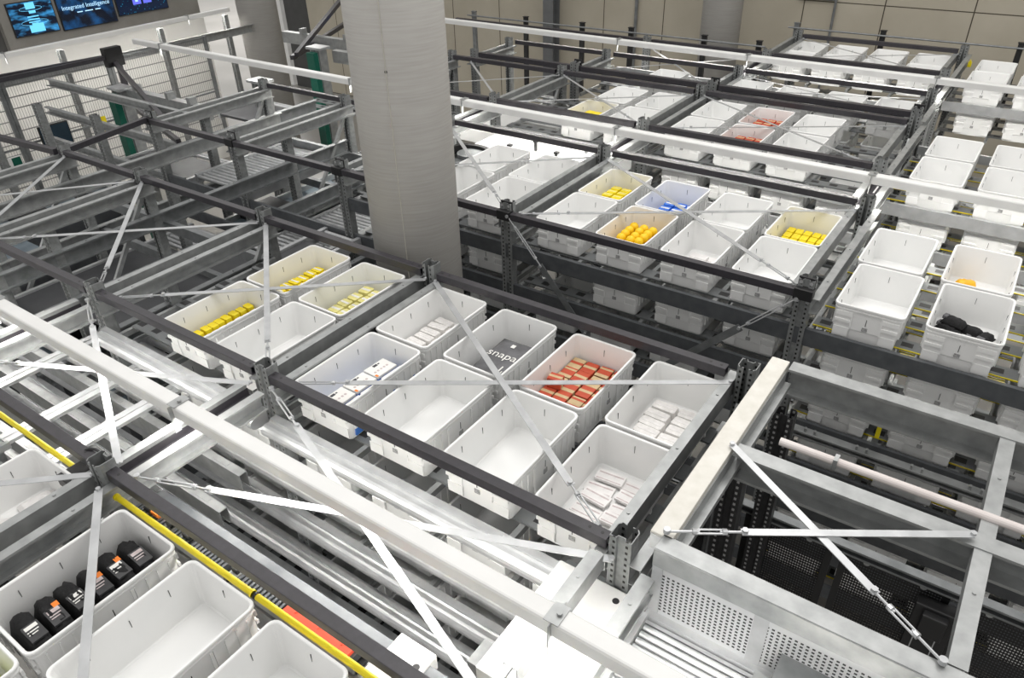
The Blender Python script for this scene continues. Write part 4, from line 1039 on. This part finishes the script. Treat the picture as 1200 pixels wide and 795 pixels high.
tag(link('grey_motor_block', m, GALVD, loc=W(-.96, 1.77, -2.62), bevel=.004), 'grey sheet metal block beside white cover and frame foot', 'block')
r = root('roller_bracket', 'galvanised bracket with steel rod below the aisle strap', 'bracket', W(-1.20, 1.42, -2.86))
m = MB(); m.box(-.05, .05, -.06, .06, 0, .10); link('bracket_plate', m, GALV, r); m = MB(); m.cyl((-.02, 0, .07), (.34, -.03, .07), .012, 10); link('rod', m, GALVB, r)
# covers in the middle trunking aisle
cover(-4.62, -3.72, 5.66, 6.34, -2.66, -2.50, 'overlit white cover right of concrete column under middle trunking', None)
cover(-5.35, -4.06, 6.36, 7.0, -2.70, -2.56, 'overlit white cover under the far left end of middle trunking, beside column', None)
cover(-3.70, -3.08, 5.66, 6.34, -2.62, -2.46, 'overlit white cover between middle trunking and yellow balls row', None)
r = root('cable_drum', 'black half-round cable drum on white cover beside column', 'drum', W(-4.42, 5.52, -2.50))
m = MB()
N_ = 18
for k in range(N_):
    a0, a1 = math.pi * k / N_, math.pi * (k + 1) / N_
    m.obox((.22 * math.cos(a0), .16 * math.sin(a0), .03), (.22 * math.cos(a1), .16 * math.sin(a1), .03), .05, .08)
link('drum_rim', m, BLACK, r)
m = MB(); m.cyl((0, .02, .0), (0, .02, .04), .13, 20); link('drum_core', m, GALVD, r)
for i, (u, v) in enumerate(((-4.1, 5.75), (-3.95, 5.98), (-3.6, 5.8), (-3.45, 6.1))):
    m = MB(); m.box(-.012, .012, -.012, .012, 0, .09); m.box(-.012, .03, -.03, .012, .09, .11)
    tag(link('sensor_post', m, BLACK if i != 3 else GALVD, loc=W(u, v, -2.49)), f'small black sensor post on white covers, {ORD[i]} from left', 'sensor', 'sensor posts')

# ---- lift bay at the right
ZL = -2.045
r = root('cream_duct_beam', 'cream mottled box beam running beside the right frame', 'beam', W(-.655, 2.44, ZL - .03))
m = MB(); m.box(-.042, .042, -.66, .64, -.03, .03); link('beam_body', m, CREAM, r, bevel=.003)
m = MB(); m.box(.042, .075, -.62, .60, -.09, -.06); m.box(.042, .046, -.62, .6, -.09, .0); link('side_lip', m, GALV, r)
m = MB(); m.box(-.04, .04, -.663, -.660, -.05, .02); link('end_cap', m, GALVB, r)
beam_u(3.09, -.60, 2.2, ZL, -1, 'large galvanised channel from cream beam to right edge, rear one', 'lift bay channels', .15, .075, GALV)
beam_u(2.40, -.60, 2.2, ZL, -1, 'large galvanised channel across lift bay, middle one with conduit', 'lift bay channels', .13, .075, GALV)
r = root('lift_front_beam', 'wide galvanised box beam along the front of lift bay', 'beam', W(.75, 1.745, ZL), None)
m = MB(); m.box(-1.40, 1.5, -.03, .045, -.07, 0); m.box(-1.40, 1.5, -.034, -.03, -.085, -.002); link('box_section', m, GALV, r, bevel=.003)
beam_v(.26, 1.80, 3.06, ZL - .005, 1, 'flat galvanised beam crossing lift bay at right', 'lift bay channels', .07, .055, GALV)
r = root('pale_conduit', 'pale pinkish plastic conduit along the middle lift channel', 'conduit', W(.75, 2.50, ZL - .0))
m = MB(); m.cyl((-1.22, 0, 0), (1.4, 0, 0), .017, 14); link('tube', m, noisy('pale_plastic', (.62, .56, .54), (.70, .65, .63), 8, .4), r)
m = MB()
for x in (-1.0, -.3, .35, 1.0): m.box(x - .008, x + .008, -.022, .022, -.03, .021)
link('clips', m, GALV, r)
strap((-.62, 2.36, ZL + .012), (.245, 1.78, ZL + .012), 'flat steel strap of lift bay cross, turnbuckle at lower right', 'tension straps', .26, .030, GALVB)
strap((.245, 2.36, ZL + .018), (-.64, 1.79, ZL + .018), 'flat steel strap of lift bay cross, turnbuckle at left', 'tension straps', .26, .030, GALVB)
PERF = perforated('perforated_sheet', (.60, .61, .62), 0, 2, .0187, .0165, .52, .5, .4, hole=(.015, .015, .016), spans=((0, -10, 10), (2, -.232, -.035)))
r = root('perforated_panel', 'bright perforated sheet panel under the front lift beam', 'panel', W(.75, 1.72, -2.13))
m = MB(); m.box(-1.36, -1.03, -.0, .004, -.25, .0); m.box(-.98, 1.4, -.0, .004, -.25, .0); link('perforated_sheet', m, PERF, r)
m = MB(); m.box(-1.40, 1.4, -.006, .006, .0, .06); m.box(-1.40, -1.36, -.004, .008, -.27, 0); m.box(-1.03, -.98, -.004, .008, -.27, 0); m.box(-1.4, 1.4, -.03, .006, -.28, -.25); link('sheet_frame', m, GALVB, r)
r = root('roller_conveyor', 'bright steel roller conveyor under the front lift panel', 'conveyor', W(-.43, 1.43, -2.40))
m = MB()
for k in range(15): m.cyl((-.20, .222 - k * .031, 0), (.20, .222 - k * .031, 0), .0125, 12)
link('rollers', m, GALVB, r)
m = MB(); m.box(-.235, -.205, -.30, .26, -.05, .03); m.box(.205, .235, -.30, .26, -.05, .03); m.box(-.235, .235, .240, .255, -.03, .004); link('side_frames', m, GALVB, r)
m = MB(); m.box(-.2, .2, -.26, .22, -.05, -.03); link('drip_tray', m, GALVB, r)
cover(-.17, .25, 1.30, 1.62, -2.52, -2.36, 'white rounded machine cover at bottom right edge', [(-.06, .1)])
m = MB(); m.box(-.04, .02, -.30, .24, 0, .09); m.box(-.05, .03, .15, .22, .09, .14); tag(link('lift_end_plate', m, GALV, loc=W(-.175, 1.42, -2.44)), 'galvanised end plate with black plug beside roller conveyor', 'plate')
m = MB(); m.box(-.22, .3, -.05, .06, 0, .10); m.cyl((.0, -.05, .05), (.0, -.052, .05), .03, 16); tag(link('grey_drive_housing', m, GALVD, loc=W(.05, 1.66, -2.36), bevel=.006), 'dark grey drive housing before perforated panel at bottom right', 'housing')
# dark guarded shaft
MESHK = perforated('black_guard_mesh', (.014, .014, .015), 0, 2, .013, .019, .56, .2, .5)
MESHS = perforated('black_side_mesh', (.014, .014, .015), 1, 2, .013, .019, .56, .2, .5)
def guard_panel(x0, x1, label):
    r = root('guard_mesh_panel', label, 'guard panel', W((x0 + x1) / 2, 3.05, -3.0), 'black guard mesh panels'); a = (x1 - x0) / 2
    m = MB(); m.box(-a, a, 0, .003, -1.15, -.03); link('mesh', m, MESHK, r)
    m = MB()
    for x in (-a, a - .035): m.box(x, x + .035, -.012, .014, -1.2, 0)
    m.box(-a, a, -.012, .014, -.045, -.0); m.box(-a, a, -.012, .014, -1.2, -1.16); link('frame', m, BLACK, r)
    for x in (-a + .12, a - .12):
        m = MB(); m.cyl((x, -.014, -.02), (x, -.03, -.02), .016, 8); link('bolt', m, GALV, r)
guard_panel(-.66, -.20, 'black mesh guard panel, left of the three in lift shaft')
guard_panel(-.16, .34, 'black mesh guard panel, middle of the three in lift shaft')
guard_panel(.38, 1.3, 'black mesh guard panel, right of broad crossing beam')
beam_u(3.04, -.70, 2.2, -2.94, -1, 'dull horizontal rail on top of black guard panels', 'shaft rails', .05, .05, GALVD)
r = root('side_mesh_panel', 'black mesh side panel under cream beam', 'guard panel', W(-.70, 2.5, -2.4)); m = MB(); m.box(0, .003, -.6, .5, -1.4, .15); link('mesh', m, MESHS, r)
m = MB()
for y in (-.6, -.05, .48): m.box(-.01, .02, y, y + .035, -1.4, .15)
m.box(-.01, .02, -.6, .5, .13, .16); link('frame', m, GALVD, r)
upright(-.56, 2.97, -2.25, 'dark perforated post at left corner of lift shaft', 'lift shaft posts', -1, UPRK)
upright(-.60, 2.42, -2.2, 'dark perforated post behind cream beam in lift shaft', 'lift shaft posts', -1, UPRK)
r = root('lock_unit', 'black guard lock unit between mesh panels', 'lock', W(.30, 3.0, -3.12)); m = MB(); m.box(-.09, .09, -.05, .02, -.35, .06); m.box(-.05, .06, -.09, -.04, -.1, .04); link('lock_body', m, BLACK, r, bevel=.006)
m = MB(); m.box(-.05, -.045, -.052, -.05, -.3, -.12); m.box(.04, .045, -.052, -.05, -.3, -.12); link('pale_handles', m, GALVB, r)
m = MB(); m.box(-.012, .012, -.01, .01, 0, .09); tag(link('yellow_marker', m, YEL, loc=W(-.22, 3.95, -2.95)), 'small yellow marker on dark rail in lift shaft', 'marker')
for i in range(3):
    m = MB(); m.extr(c_prof(.06, .045), (-1.6, 0, 0), (1.6, 0, 0), (0, -1, 0), (0, 0, 1))
    for x in range(-5, 6): m.box(x * .3 - .006, x * .3 + .006, -.05, -.03, .02, .05)
    for x in range(-5, 6): m.box(x * .3 + .05, x * .3 + .062, -.05, -.03, .02, .05)
    tag(link('clip_rail', m, GALV, loc=W(.9, 3.92, -2.72 - PITCH * (i + 0))), f'galvanised rail with small black clips, {ORD[i]} down, before right end totes', 'rail', 'clip rails')

# ------------------------------------------------------------------ camera
f_px = 877.53
U_ = (0.820673, 0.29650092, -0.48844962); V_ = (0.57088551, -0.46166999, 0.67893339); N_3 = (-0.02419816, -0.83603112, -0.54814818)
right = Vector((U_[0], V_[0], N_3[0])); up = -Vector((U_[1], V_[1], N_3[1])); back = -Vector((U_[2], V_[2], N_3[2]))
cam = bpy.data.cameras.new('camera'); co = bpy.data.objects.new('camera', cam); COL.objects.link(co)
M = Matrix((right, up, back)).transposed().to_4x4(); M.translation = Vector((0, 0, FLOOR)); co.matrix_world = M
cam.sensor_fit = 'HORIZONTAL'; cam.sensor_width = 36; cam.lens = f_px * 36 / 1200; cam.clip_start = .05; cam.clip_end = 200
scene.camera = co

# ------------------------------------------------------------------ light
w = bpy.data.worlds.new('hall'); scene.world = w; w.use_nodes = True
bg = w.node_tree.nodes['Background']; bg.inputs[0].default_value = (1.0, .985, .96, 1); bg.inputs[1].default_value = .60
def area(name, x, y, z, sx, sy, power, col=(1, .98, .95)):
    l = bpy.data.lights.new(name, 'AREA'); l.shape = 'RECTANGLE'; l.size = sx; l.size_y = sy; l.energy = power; l.color = col
    o = bpy.data.objects.new(name, l); COL.objects.link(o); o.location = W(x, y, z)
for i, (x, y, p) in enumerate(((-2.5, 2.5, 110), (-2.0, 7.5, 110), (1.5, 5.0, 60), (-7.5, 4.0, 40))):
    area(f'hall_lamp_{i}', x, y, 4.0, 3.0, 3.0, p)
area('far_hall_lamp', -22, 20, 3, 6, 6, 1500)
scene.view_settings.view_transform = 'Standard'; scene.view_settings.look = 'None'; scene.view_settings.gamma = 1.0
scene.view_settings.use_curve_mapping = False; scene.view_settings.exposure = 0.42
scene.cycles.use_denoising = True
scene.cycles.max_bounces = 8; scene.cycles.diffuse_bounces = 4
